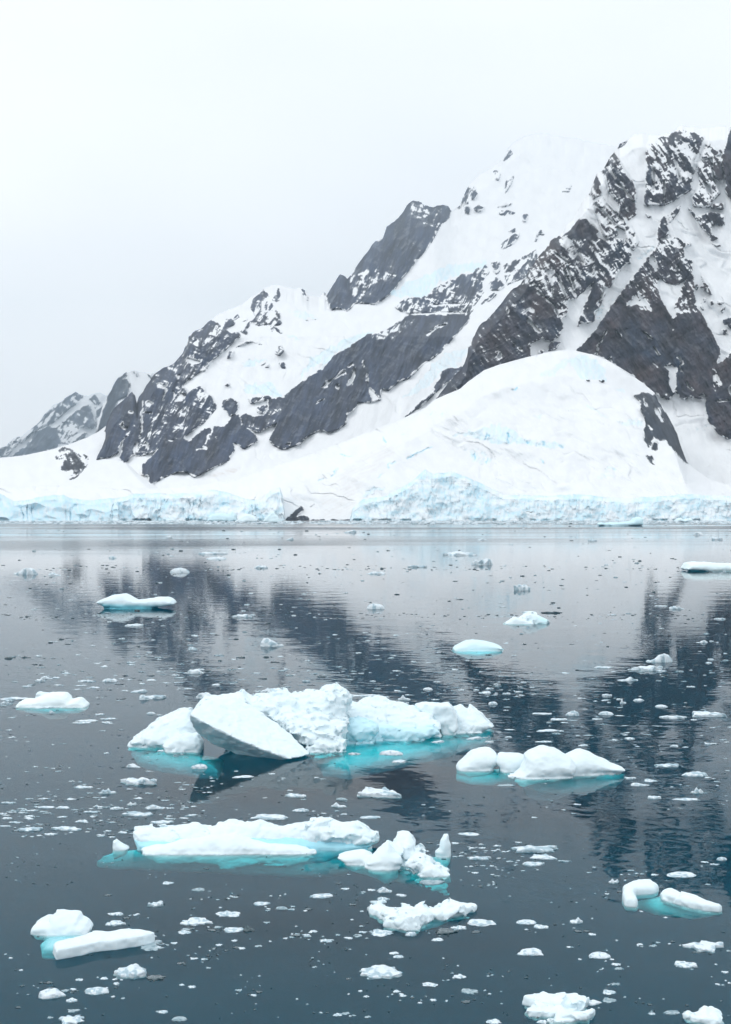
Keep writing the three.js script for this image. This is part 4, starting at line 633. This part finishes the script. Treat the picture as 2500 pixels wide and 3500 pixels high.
iceberg({
  label: 'white boulder shaped iceberg joined to a long flat slab at the lower left', waterline: 3215, h: 0.032, bump: 0.03,
  pieces: [
    wall(BK(185, 280, 205, 252, 240, 232, 285, 227, 290, 202, 350, 207, 430, 217, 445, 237, 480, 252, 515, 290, 500, 297, 400, 300, 275, 305, 265, 290), { t: 0.5, lean: 0.5, keel: 1.2 }),
    plan(BK(295, 357, 370, 327, 480, 314, 520, 297, 640, 287, 780, 277, 830, 290, 860, 300, 800, 318, 650, 340, 560, 350, 400, 385, 310, 400), -0.04, 0.24, { r: 0.06, dome: 0.03, reach: 0.3, part: 'flat_slab' }),
    plan(BK(228, 350, 290, 305, 500, 290, 530, 310, 460, 360, 300, 398, 235, 395), -0.7, -0.08, { tone: PALE, r: 0.25 }),
  ],
});
iceberg({
  name: 'ice_floe', category: 'ice floe', label: 'open ring shaped ice floe with a sunken turquoise middle near the right edge', waterline: 3050, h: 0.035, bump: 0.02,
  pieces: [
    plan(BR(1020, 852, 1050, 837, 1100, 822, 1180, 820, 1225, 842, 1200, 857, 1100, 865, 1085, 880, 1110, 920, 1100, 932, 1035, 925, 1018, 890), -0.3, 0.2, { r: 0.12, dome: 0.06, reach: 0.3 }),
    plan(BR(1228, 880, 1262, 868, 1300, 870, 1360, 899, 1430, 919, 1500, 934, 1575, 961, 1560, 968, 1480, 962, 1400, 944, 1320, 922, 1245, 900), -0.25, 0.15, { r: 0.08, dome: 0.1, reach: 0.25, rough: 0.05, part: 'right_arm' }),
    plan(BR(1090, 925, 1240, 895, 1400, 945, 1540, 970, 1420, 990, 1200, 965), -1.0, -0.5, { tone: ICE, r: 0.2, dome: 0.25, reach: 0.4 }),
  ],
});
iceberg({
  label: 'low two lobed iceberg with a deep turquoise undercut, far left on the water', waterline: 2077, h: 0.12, bump: 0.06, scale: 0.8, blend: 0.25,
  pieces: [
    wall(BF(433, 402, 470, 380, 520, 370, 550, 365, 575, 377, 605, 392, 640, 390, 700, 382, 735, 380, 765, 392, 778, 406, 740, 412, 640, 410, 560, 408, 470, 406), { set: 0.3, t: 1.8, lean: 0.6, afloat: false }),
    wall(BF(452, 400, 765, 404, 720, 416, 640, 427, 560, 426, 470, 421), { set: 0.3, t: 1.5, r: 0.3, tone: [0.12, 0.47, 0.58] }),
  ],
});
iceberg({
  label: 'pale smooth humped iceberg at the left edge behind the largest iceberg', waterline: 2416, h: 0.06, bump: 0.035, scale: 1.2,
  pieces: [
    wall(BN(140, 252, 170, 222, 260, 212, 330, 187, 400, 167, 460, 157, 520, 162, 545, 192, 560, 222, 600, 207, 640, 200, 680, 232, 715, 262, 650, 270, 400, 270, 180, 264), { t: 0.7, lean: 0.5, tone: [0.78, 0.89, 0.92] }),
    wall(BN(285, 182, 310, 142, 345, 157, 420, 160, 400, 187, 300, 192), { t: 0.4, rough: 0.05, part: 'back_knob' }),
    plan(BN(150, 262, 400, 262, 700, 262, 620, 290, 350, 295, 200, 285), -1.2, -0.3, { tone: PALE, r: 0.3 }),
  ],
});
iceberg({
  label: 'smooth pale blue whaleback iceberg in mid channel', waterline: 2224, h: 0.08, bump: 0.03, scale: 0.9,
  pieces: [wall(BG(385, 612, 400, 597, 450, 574, 480, 570, 540, 577, 590, 592, 612, 606, 560, 613, 450, 616), { t: 1.0, lean: 0.5, tone: [0.66, 0.85, 0.9] }), plan(BG(380, 610, 500, 606, 615, 606, 600, 622, 500, 632, 400, 622), -1.2, -0.25, { tone: PALE, r: 0.3 })],
});
iceberg({
  label: 'small iceberg with a bright hump and a low white tongue in mid channel', waterline: 2131, h: 0.1, bump: 0.07, scale: 0.9,
  pieces: [wall(BG(610, 490, 640, 481, 660, 467, 690, 472, 720, 482, 752, 490, 740, 496, 650, 496), { t: 0.9, lean: 0.5 }), wall(BG(688, 468, 700, 457, 730, 445, 760, 452, 772, 467, 800, 481, 806, 492, 760, 494, 740, 482), { t: 1.0, lean: 0.5, rough: 0.15 }), wall(BG(745, 470, 775, 468, 800, 485, 790, 494, 750, 492), { t: 0.6, tone: [0.5, 0.86, 0.93] })],
});
iceberg({
  label: 'pale flat topped iceberg cut by the right edge of the view', waterline: 1952, h: 0.2, bump: 0.1, scale: 0.5, blend: 0.3,
  pieces: [wall(BG(1415, 252, 1430, 230, 1470, 222, 1560, 227, 1624, 230, 1700, 237, 1720, 262, 1600, 263, 1420, 256), { t: 3, lean: 0.4, tone: [0.76, 0.9, 0.93] })],
});
iceberg({
  name: 'ice_floe', category: 'ice floe', label: 'stack of overlapping rough white ice slabs at the bottom edge', waterline: 3450, h: 0.026, bump: 0.02, blend: 0.03,
  pieces: [
    plan(BB(858, 435, 900, 427, 980, 425, 1040, 423, 1090, 435, 1080, 455, 1000, 462, 930, 455), -0.15, 0.2, { rough: 0.07, r: 0.05, part: 'back_slab' }),
    plan(BB(858, 472, 900, 462, 960, 458, 1070, 465, 1050, 485, 960, 490, 870, 488), -0.15, 0.13, { rough: 0.07, r: 0.05, part: 'middle_slab' }),
    plan(BB(945, 510, 1000, 492, 1070, 490, 1118, 488, 1100, 505, 1030, 518, 960, 518), -0.15, 0.1, { rough: 0.07, r: 0.05, part: 'front_slab' }),
    plan(BB(900, 440, 1080, 445, 1070, 500, 960, 505, 890, 480), -0.4, 0.02, { tone: PALE, r: 0.1 }),
  ],
});
iceberg({
  name: 'ice_floe', category: 'ice floe', label: 'wedge shaped rough ice floe in the bottom right corner', waterline: 3474, h: 0.026, bump: 0.025,
  pieces: [plan(BB(1448, 500, 1490, 492, 1530, 482, 1575, 487, 1588, 512, 1560, 521, 1480, 512), -0.12, 0.1, { rough: 0.06, r: 0.05 }), wall(BB(1510, 503, 1532, 486, 1560, 484, 1576, 494, 1576, 508, 1540, 512), { t: 0.18, rough: 0.06 })],
});
// bergs stranded under the cliffs
iceberg({ label: 'pale blue wedge iceberg under the crumbled ice cliff', waterline: 1783, h: 0.7, bump: 0.5, scale: 0.16, blend: 1, pieces: [wall(BF(922, 42, 930, 20, 945, 8, 985, 6, 1010, 8, 1030, 1, 1048, 14, 1052, 40, 1000, 44), { t: 9, lean: 0.5, r: 3, tone: [0.66, 0.86, 0.92] })] });
iceberg({ label: 'small faceted iceberg with a blue left flank under the crumbled cliff', waterline: 1785, h: 0.7, bump: 0.5, scale: 0.16, blend: 1, pieces: [wall(BF(1043, 46, 1065, 26, 1085, 14, 1110, 10, 1135, 22, 1148, 38, 1140, 46), { t: 8, lean: 0.5, r: 2, tone: [0.78, 0.9, 0.94] })] });
iceberg({ label: 'steep little pyramid iceberg in front of the dark shore rock', waterline: 1786, h: 0.7, bump: 0.5, scale: 0.16, blend: 1, pieces: [wall(BF(1170, 44, 1185, 22, 1205, 4, 1216, 0, 1232, 18, 1250, 42, 1240, 47, 1190, 47), { t: 8, lean: 0.4, r: 1.5, tone: [0.74, 0.9, 0.94] })] });
iceberg({ label: 'long low blue iceberg with a raised right end under the layered cliff', waterline: 1796, h: 0.7, bump: 0.5, scale: 0.16, blend: 1, pieces: [wall(BG(1030, 58, 1040, 48, 1090, 45, 1150, 44, 1185, 40, 1190, 28, 1215, 22, 1228, 32, 1230, 58, 1150, 62, 1060, 62), { t: 8, lean: 0.5, r: 2, tone: [0.62, 0.85, 0.92] })] });
iceberg({ label: 'two knobbed pale iceberg at the foot of the right ice cliff', waterline: 1787, h: 0.7, bump: 0.5, scale: 0.16, blend: 1, pieces: [wall(BG(1372, 46, 1380, 30, 1400, 26, 1412, 36, 1424, 28, 1446, 27, 1452, 46), { t: 7, lean: 0.4, r: 2.5, tone: [0.72, 0.88, 0.93] })] });

// ---------------------------------------------------------------- brash ice
const SHAPES = { slab: [], lump: [], rough: [], shard: [], dome: [] };
for (const kind of Object.keys(SHAPES)) for (let v = 0; v < 6; v++) {
  const o = rr(0, 90), q = rr(0, 90), x0 = rr(-0.2, 0.2), x2 = rr(-0.3, 0.3), tip = rr(0.55, 1), jag = { slab: 0.75, lump: 0.6, rough: 0.8, shard: 0.75, dome: 0.32 }[kind];
  const f = (x, y, z) => {               // unit width, unit height above the sea
    const an = Math.atan2(z / 0.33, x / 0.5), c = Math.cos(an), s = Math.sin(an);
    const rim = 0.86 + jag * (n3(c * 1.1 + o, s * 1.1, 0.5) * 0.55 + n3(c * 2.7 + o, s * 2.7, 3.5) * 0.4 + n3(c * 6 + q, s * 6, 1.5) * 0.14);
    const rad = Math.hypot(x / 0.5, z / 0.33) / rim, n = n3(x * 3.2 + q, z * 3.2, o), m = n3(x * 8 + o, z * 8, q);
    let topY;
    if (kind === 'slab') topY = 0.55 + 0.4 * n + 0.12 * m;
    else if (kind === 'rough') topY = 0.5 + 0.6 * n + 0.4 * (0.62 - cell3(x * 5 + o, z * 5, q)) + 0.2 * m;
    else if (kind === 'dome') topY = 0.95 * Math.sqrt(Math.max(0, 1 - 0.97 * rad * rad)) + 0.12 * n;
    else if (kind === 'shard') topY = 0.22 + tip * Math.max(0, 1 - Math.abs(x - x0) * 5 - Math.abs(z) * 1.5) * (x > x0 ? 0.8 : 1) + 0.4 * Math.max(0, 1 - Math.abs(x - x2) * 6) + 0.12 * m;
    else topY = (0.25 + 0.75 * Math.max(0, 1 - 6 * ((x - x0) ** 2 + z * z)) + 0.5 * Math.max(0, 1 - 11 * ((x - x2) ** 2 + (z - 0.05) ** 2))) * (1 + 0.5 * n) + 0.16 * m;
    const lip = kind === 'slab' || kind === 'rough' ? 0.05 * smooth(0.35, 0, y) * smooth(-0.2, 0.1, y) : -0.05 * smooth(0.4, 0, y);
    const side = (rad - 1 + lip) * 0.3, cap = (y - topY) * 0.2, d = Math.max(side, cap) + 0.35 * Math.max(0, 0.06 - Math.abs(side - cap)) ** 2 / 0.06;
    return Math.max(d + 0.02 * fbm3(x * 9 + o, y * 2, z * 9, 3), (-0.55 - y) * 0.2);
  };
  // meshed with the height squeezed, so that cells stay cubic
  const s = 0.2, g = surfaceNet((x, y, z) => f(x, y / s, z), [-0.74, -0.16, -0.52], [0.74, 0.36, 0.52], kind === 'rough' ? 0.03 : 0.034);
  g.scale(1, 1 / s, 1);
  g.computeVertexNormals(); g.computeBoundingBox();
  const bb = g.boundingBox, sx = 1 / (bb.max.x - bb.min.x);
  g.translate(-(bb.max.x + bb.min.x) / 2, 0, -(bb.max.z + bb.min.z) / 2).scale(sx, 1 / bb.max.y, sx);
  const pp = g.attributes.position, cc = new Float32Array(pp.count * 3);       // patches of packed snow and of bare wet ice
  for (let i = 0; i < pp.count; i++) {
    const k = smooth(-0.12, 0.16, fbm3(pp.getX(i) * 5 + o, pp.getY(i) * 1.2, pp.getZ(i) * 5 + q, 3) + (v % 3 === 2 ? -0.02 : 0.22)), gr = 1 + 0.12 * n3(pp.getX(i) * 24, pp.getY(i) * 6, pp.getZ(i) * 24);
    cc[i * 3] = mix(0.5, 0.95, k) * gr; cc[i * 3 + 1] = mix(0.62, 0.965, k) * gr; cc[i * 3 + 2] = mix(0.67, 0.975, k) * gr;
  }
  g.setAttribute('color', new THREE.BufferAttribute(cc, 3));
  SHAPES[kind].push(g);
}
const WORDS = { slab: 'flat white ice floe', lump: 'lumpy white ice chunk', rough: 'rough white ice floe', shard: 'pointed white ice shard', dome: 'smooth rounded pale ice floe' };
const ANCHORS = [[850, 2590, 'the largest iceberg'], [1400, 2550, 'the big iceberg\'s rubble end'], [1840, 2650, 'the three humped smooth iceberg'], [760, 2912, 'the long wavy iceberg'], [1370, 2960, 'the jagged spiked iceberg'], [1440, 3120, 'the flat notched floe'], [200, 3190, 'the boulder shaped iceberg'], [420, 3200, 'the long flat slab'], [2290, 3060, 'the open ring shaped floe'], [467, 2077, 'the turquoise undercut iceberg'], [180, 2416, 'the pale humped left iceberg'], [1633, 2224, 'the blue whaleback iceberg'], [1795, 2131, 'the bright humped little iceberg'], [2430, 1950, 'the flat topped right edge iceberg'], [1940, 3440, 'the stacked slabs'], [2400, 3474, 'the bottom right wedge floe'], [930, 1786, 'the pyramid iceberg'], [2120, 1796, 'the long low shore iceberg']];
const ORDINAL = ['nearest', 'second nearest', 'third nearest', 'fourth nearest', 'fifth nearest', 'sixth nearest', 'seventh nearest', 'eighth nearest', 'ninth nearest', 'tenth nearest', 'eleventh nearest', 'twelfth nearest', 'thirteenth nearest', 'fourteenth nearest'];
function placeChunk(o, kind, X, Y, w, hgt, flat = mix(kind === 'shard' ? 0.35 : 0.5, 0.8, smooth(2750, 3250, Y))) {
  const d = seaDepth(Y), s = d / F, wide = w * s, deepness = clamp(wide * flat, 0, 6), tall = Math.max(0.02, hgt * s * 0.34, hgt * s - deepness * EYE / d * 1.15);
  o.position.set((X - W / 2) / F * d, 0, -d - deepness * 0.4);
  o.rotation.y = (rnd() < 0.5 ? Math.PI : 0) + rr(-0.25, 0.25);
  o.scale.set(wide, tall, deepness / 0.66);
}
// [column, waterline row, width, height, shape, tone (0 white, 1 grey, 2 dark)]
const S = 'slab', L = 'lump', R = 'rough', P = 'shard', O = 'dome';
const FLOES = [
  [442, 3337, 120, 62, R], [171, 3412, 95, 50, L], [325, 3398, 88, 34, O], [243, 3424, 40, 20, R], [395, 3163, 70, 18, S], [391, 3129, 55, 16, L], [530, 3097, 56, 26, R], [673, 3161, 112, 18, S], [631, 3192, 42, 18, L], [775, 3132, 90, 22, P], [800, 3186, 75, 14, S], [850, 3184, 38, 24, L, 2], [500, 3231, 100, 30, P, 1], [515, 3249, 85, 9, S, 1], [531, 3350, 70, 17, S, 2], [574, 3022, 40, 13, L], [676, 3046, 48, 17, O, 1], [964, 3109, 46, 17, O, 1], [895, 3094, 58, 13, S], [555, 3463, 38, 14, L], [611, 3489, 54, 18, O, 1], [240, 3496, 90, 24, R], [250, 3461, 45, 10, S, 1],
  [1098, 3069, 82, 18, S], [1315, 3050, 54, 28, L], [1311, 3078, 45, 18, L], [1372, 3064, 38, 12, S], [1480, 3024, 92, 20, S, 1], [1308, 3198, 78, 28, L], [1405, 3198, 40, 20, O], [1496, 3216, 42, 12, S], [1530, 3192, 80, 18, S, 2], [1569, 3178, 58, 18, S], [1650, 3163, 100, 32, L], [1801, 3158, 70, 17, O], [1852, 3173, 52, 13, S], [1972, 3154, 46, 26, P], [1813, 3265, 92, 34, L], [2054, 3274, 76, 30, O], [2420, 3252, 150, 36, R], [2350, 3306, 78, 22, S], [1302, 3339, 150, 42, R], [1363, 3274, 38, 14, O], [1571, 3343, 50, 20, P], [1470, 3371, 58, 14, L], [1607, 3395, 60, 12, S, 1], [2086, 3398, 48, 18, L], [2087, 3426, 50, 18, L, 1], [2032, 3435, 60, 24, L], [2107, 3369, 38, 12, S, 1], [1117, 3221, 52, 12, S], [1690, 3499, 54, 22, L], [1854, 3498, 36, 20, L], [2300, 3468, 58, 13, S, 1], [2230, 3468, 25, 10, O], [2100, 3018, 35, 20, P],
  [1603, 2855, 77, 13, O], [1835, 2913, 167, 36, S], [1862, 2935, 95, 18, R], [1828, 2959, 80, 20, S], [1931, 2947, 50, 10, S, 1], [1641, 2939, 86, 18, S], [2334, 2997, 105, 24, O], [2190, 2686, 66, 16, L], [2159, 2663, 43, 11, S], [2228, 2672, 51, 13, L], [2239, 2730, 50, 14, S], [2286, 2621, 90, 17, R], [2378, 2653, 90, 23, L], [2385, 2710, 46, 21, P], [2349, 2737, 97, 10, S], [2432, 2545, 44, 9, S], [1729, 2687, 65, 9, S, 1], [1860, 2538, 62, 9, S], [2470, 2940, 37, 15, O],
  [465, 2682, 137, 34, R], [284, 2694, 65, 12, S], [366, 2711, 61, 20, P], [456, 2623, 52, 16, L], [450, 2752, 34, 14, P], [528, 2765, 73, 22, L], [399, 2767, 47, 13, S], [467, 2788, 110, 22, R], [551, 2815, 80, 15, S], [312, 2778, 60, 11, S], [157, 2762, 60, 9, S], [213, 2764, 50, 12, S], [169, 2855, 43, 11, S], [101, 2840, 85, 20, R], [226, 2838, 108, 22, R], [52, 2814, 52, 10, S], [27, 2747, 54, 11, S], [276, 2810, 44, 12, L], [498, 2391, 48, 19, L], [473, 2366, 62, 14, L], [296, 2466, 80, 10, S], [278, 2474, 68, 10, S], [368, 2460, 60, 9, S], [363, 2472, 37, 8, S], [156, 2320, 45, 12, L], [373, 2330, 56, 14, L], [517, 2327, 35, 8, O], [179, 2438, 22, 11, L], [516, 2441, 32, 10, O], [340, 2444, 35, 7, S], [322, 2352, 41, 7, S], [274, 2345, 43, 6, S], [680, 2627, 60, 20, O], [55, 2392, 120, 14, R],
  [1011, 2724, 75, 16, S], [1302, 2722, 158, 42, R], [1339, 2580, 83, 22, O], [1363, 2607, 50, 13, S], [1212, 2580, 44, 12, S], [919, 2800, 133, 25, S], [1027, 2774, 58, 16, L], [1158, 2758, 54, 18, P], [1169, 2735, 42, 12, O, 1], [1265, 2797, 75, 12, O], [829, 2658, 76, 10, S], [708, 2388, 85, 25, L], [520, 2388, 95, 18, R], [924, 2364, 66, 16, P], [1383, 2392, 45, 18, P], [1246, 2380, 95, 9, S], [1622, 2527, 58, 15, L], [1497, 2538, 50, 12, L],
  [2260, 2263, 96, 33, L], [2218, 2292, 110, 22, R], [2062, 2284, 62, 9, S], [2149, 2327, 73, 16, P], [2424, 2448, 123, 25, R], [2308, 2456, 98, 17, S], [2074, 2443, 54, 15, O], [2263, 2417, 45, 11, O], [1958, 2446, 46, 20, L], [1856, 2442, 72, 9, S], [1912, 2462, 62, 10, S], [2187, 2396, 42, 10, L], [2131, 2404, 24, 16, P], [1658, 2370, 44, 11, L], [1463, 2358, 35, 10, O], [1273, 2383, 46, 9, S], [1686, 2408, 34, 12, O], [1871, 2500, 80, 11, S], [1889, 2096, 77, 9, S, 2], [1787, 2017, 58, 22, R], [1285, 2081, 66, 20, O], [1650, 1930, 76, 23, R], [1577, 1898, 125, 15, R], [1427, 1939, 70, 9, S], [1285, 1962, 68, 10, L], [2316, 2082, 54, 12, R], [2403, 2197, 42, 10, L], [2262, 2073, 45, 6, S], [2464, 2117, 42, 7, S], [2397, 1829, 54, 11, L], [2453, 1845, 42, 10, S], [1652, 1847, 42, 8, L], [2027, 1850, 32, 9, L],
  [82, 1963, 87, 24, L], [184, 1967, 52, 11, L], [613, 1957, 71, 18, O], [739, 1911, 77, 9, O], [726, 1894, 104, 9, S], [892, 1942, 48, 11, S], [929, 2209, 81, 32, L], [384, 1908, 32, 8, O], [829, 2110, 73, 13, R], [456, 2140, 65, 10, S], [659, 2221, 33, 12, L], [668, 2302, 58, 18, L], [28, 2252, 32, 8, O, 2], [991, 1846, 28, 10, L], [1197, 1821, 46, 11, L], [579, 1839, 27, 8, L],
].map(([X, Y, w, h, kind, tone = 0]) => ({ X, Y, w, h, kind, tone }));
// says which one: its look, and its rank among those of the same look on that side of the nearest landmark
function describe(list, look) {
  const rank = {};
  for (const f of list) {
    let best = null, bd = 1e9;
    for (const a of ANCHORS) { const d = Math.hypot(f.X - a[0], (f.Y - a[1]) * 2); if (d < bd) { bd = d; best = a; } }
    const dx = f.X - best[0], dy = (f.Y - best[1]) * 2, side = Math.abs(dx) > Math.abs(dy) ? (dx < 0 ? 'left of' : 'right of') : (dy < 0 ? 'behind' : 'in front of');
    f.look = look(f); f.where = side + ' ' + best[2]; f.dist = bd;
  }
  for (const f of [...list].sort((a, b) => a.dist - b.dist)) { const k = f.look + f.where, r = rank[k] = (rank[k] ?? -1) + 1; f.label = `${f.look}, ${ORDINAL[r] ?? 'farthest'} ${f.where}`; }
}
describe(FLOES, (f) => f.tone === 2 ? WORDS[f.kind].replace(/white|pale/, 'dark') : f.tone ? WORDS[f.kind].replace(/white|pale/, 'wet grey') : WORDS[f.kind]);
for (const f of FLOES) {
  const geos = SHAPES[f.kind], m = mesh('ice_floe', geos[Math.floor(rnd() * geos.length)], f.tone === 2 ? darkIceMat : f.tone ? greyIceMat : chunkMat);
  placeChunk(m, f.kind, f.X, f.Y, f.w, f.h);
  tag(m, f.label, 'ice floe', 'drifting ice floes');
}
// small bits between them: the largest as things, the rest as one mass
{
  const ZONES = [   // columns, rows, how many, widths, label, name of the group
    [0, 700, 2725, 2860, 150, 8, 40, 'small ice bit in the dense brash patch left of the long wavy iceberg', 'bits in the left brash patch'],
    [0, 700, 2440, 2720, 70, 8, 30, 'small ice bit on open water left of the largest iceberg', 'bits left of the largest iceberg'],
    [0, 1000, 2230, 2430, 170, 8, 38, 'small ice bit drifting behind the pale humped left iceberg', 'bits behind the left iceberg'],
    [1000, 1750, 2290, 2460, 110, 8, 34, 'small ice bit drifting behind the rubble end of the largest iceberg', 'bits behind the largest iceberg'],
    [1650, 2500, 2280, 2560, 130, 8, 40, 'small ice bit in the dark reflection behind the three humped iceberg', 'bits behind the three humped iceberg'],
    [1800, 2500, 2560, 2800, 40, 8, 28, 'small ice bit right of the three humped iceberg', 'bits right of the three humped iceberg'],
    [1540, 1790, 2880, 3030, 60, 8, 30, 'small ice bit in the brash right of the jagged spiked iceberg', 'bits right of the jagged iceberg'],
    [650, 1550, 2640, 2800, 40, 8, 28, 'small ice bit between the largest and the long wavy iceberg', 'bits between the two long icebergs'],
    [250, 1250, 2960, 3260, 90, 8, 34, 'small ice bit on dark water below the long wavy iceberg', 'bits below the long wavy iceberg'],
    [1000, 1800, 3030, 3480, 80, 8, 36, 'small ice bit around the flat notched floe', 'bits around the notched floe'],
    [1800, 2500, 2950, 3480, 80, 8, 36, 'small ice bit on open water below the ring shaped floe', 'bits at the lower right'],
    [0, 900, 3250, 3490, 60, 8, 30, 'small ice bit on dark water near the lower left corner', 'bits at the lower left'],
  ];
  const bits = []; let zx = 0, zy = 0;
  for (const [x0, x1, y0, y1, n, w0, w1, label, group] of ZONES) for (let i = 0; i < n * (y0 > 2880 ? 0.9 : 1.6); i++) {
    const w = w0 + (w1 - w0) * Math.pow(rnd(), 2.4), dark = rnd() < 0.5;
    if (i % 9 === 0) { zx = rr(x0, x1); zy = rr(y0, y1); }
    const clump = rnd() < 0.68, near = () => rnd() + rnd() + rnd() - 1.5;
    bits.push({ X: clump ? zx + near() * 95 : rr(x0, x1), Y: clump ? zy + near() * 17 : rr(y0, y1), w, h: w * (dark ? rr(0.1, 0.18) : rr(0.12, 0.28)), kind: [S, R, S, R, L, P, S][Math.floor(rnd() * 7)], tone: dark ? (rnd() < 0.45 ? 2 : 1) : rnd() < 0.25 ? 1 : 0, label, group });
  }
  const rest = [];
  for (let i = 0; i < 2600; i++) {            // out in the channel, down to specks
    const Y = 1792 + 520 * Math.pow(rnd(), 1.25), X = rr(-60, 2560), w = (2.5 + 16 * Math.pow(rnd(), 3.2)) * mix(0.6, 1.15, (Y - 1790) / 500);
    if (rnd() > smooth(-0.35, 0.3, fbm(X / 420, Y / 45, 8.8, 3)) + 0.25) continue;
    rest.push({ X, Y: Y + 8 * n2(X / 300, Y / 60, 4.4), w: w * 1.2, h: w * rr(0.12, 0.34), kind: [S, R, S, L][Math.floor(rnd() * 4)], tone: rnd() < 0.5 ? (rnd() < 0.6 ? 2 : 1) : 0 });
  }
  for (let i = 0; i < 420; i++) { const X = rr(0, 2500), Y = (rnd() < 0.5 ? 1945 : 2108) + 16 * n2(X / 240, 1.1, 3.3) + rr(-9, 9), w = rr(3, 13); rest.push({ X, Y, w, h: w * rr(0.1, 0.25), kind: S, tone: rnd() < 0.7 ? 2 : 0 }); }
  for (let i = 0; i < 1500; i++) { const X = rr(-60, 2560), Y = 1782.5 + 10 * Math.pow(rnd(), 1.6), w = rr(5, 26); rest.push({ X, Y, w, h: w * rr(0.1, 0.22), kind: [R, L, S][Math.floor(rnd() * 3)], tone: rnd() < 0.06 ? 1 : 0, shore: true }); }
  for (let i = 0; i < 1700; i++) { const X = rr(0, 2500), Y = rr(2230, 3490), w = rr(3, 9) * mix(0.9, 1.5, (Y - 2230) / 1260); if (fbm(X / 260, Y / 70, 5.8, 3) < 0.2) continue; rest.push({ X: X, Y, w, h: w * rr(0.12, 0.3), kind: [S, R, L][Math.floor(rnd() * 3)], tone: rnd() < 0.5 ? 2 : 1 }); }
  bits.sort((a, b) => b.w * b.h - a.w * a.h);
  const own = Math.max(0, 300 - FLOES.length);
  describe(bits.slice(0, own), (b) => `small ${['white', 'grey', 'dark'][b.tone]} ${{ slab: 'flat', lump: 'lumpy', rough: 'rough', shard: 'pointed', dome: 'rounded' }[b.kind]} ice bit`);
  for (const b of bits.slice(0, own)) {
    const geos = SHAPES[b.kind], m = mesh('ice_bit', geos[Math.floor(rnd() * geos.length)], b.tone === 2 ? darkIceMat : b.tone ? greyIceMat : chunkMat);
    placeChunk(m, b.kind, b.X, b.Y, b.w, b.h);
    tag(m, b.label, 'ice bit', b.group);
  }
  rest.push(...bits.slice(own));
  const root = new THREE.Group(); root.name = 'brash_ice'; scene.add(root);
  tag(root, 'scattered specks of brash ice across the channel and along the shore', 'brash ice', null, 'stuff');
  const mats = [chunkMat, greyIceMat, darkIceMat], names = ['white_brash', 'grey_brash', 'dark_brash'], dummy = new THREE.Object3D();
  mats.forEach((mat, t) => {
    for (const kind of Object.keys(SHAPES)) for (let v = 0; v < 2; v++) {
      const list = rest.filter((b, i) => b.tone === t && b.kind === kind && i % 2 === v);
      if (!list.length) continue;
      const im = new THREE.InstancedMesh(SHAPES[kind][v], mat, list.length);
      im.name = names[t]; im.userData.kind = 'stuff'; im.castShadow = im.receiveShadow = true;
      list.forEach((b, i) => { placeChunk(dummy, b.kind, b.X, b.Y, b.w, b.h, b.shore ? 0.9 : undefined); dummy.updateMatrix(); im.setMatrixAt(i, dummy.matrix); });
      root.add(im);
    }
  });
}
// ---------------------------------------------------------------- a petrel gliding past the cliff
{
  const p = at(1814, 1751, 260), g = new THREE.BufferGeometry(), v = [], idx = [];
  const rows = [[-0.95, 0.02, 0.1, 0.02], [-0.5, 0.12, 0.16, 0.05], [-0.14, 0.03, 0.2, 0.1], [0, 0, 0.34, 0.13], [0.14, 0.03, 0.2, 0.1], [0.5, 0.12, 0.16, 0.05], [0.95, 0.02, 0.1, 0.02]];
  rows.forEach(([x, y, c, t]) => v.push(x, y + t / 2, 0, x, y, c, x, y - t / 2, 0, x, y, -c * 1.1));
  for (let i = 0; i < 6; i++) for (let k = 0; k < 4; k++) { const a = i * 4 + k, b = i * 4 + (k + 1) % 4; idx.push(a, a + 4, b, b, a + 4, b + 4); }
  idx.push(0, 1, 2, 0, 2, 3, 24, 26, 25, 24, 27, 26);
  g.setAttribute('position', new THREE.Float32BufferAttribute(v, 3)); g.setIndex(idx); g.computeVertexNormals();
  const b = mesh('seabird', g, new THREE.MeshStandardMaterial({ name: 'dark_feathers', color: new THREE.Color().setRGB(0.04, 0.045, 0.05), roughness: 0.9 }));
  b.position.copy(p); b.rotation.set(0.2, 0.3, -0.12);
  tag(b, 'dark seabird gliding with spread wings before the layered ice cliff', 'bird');
}
renderer.render(scene, camera);
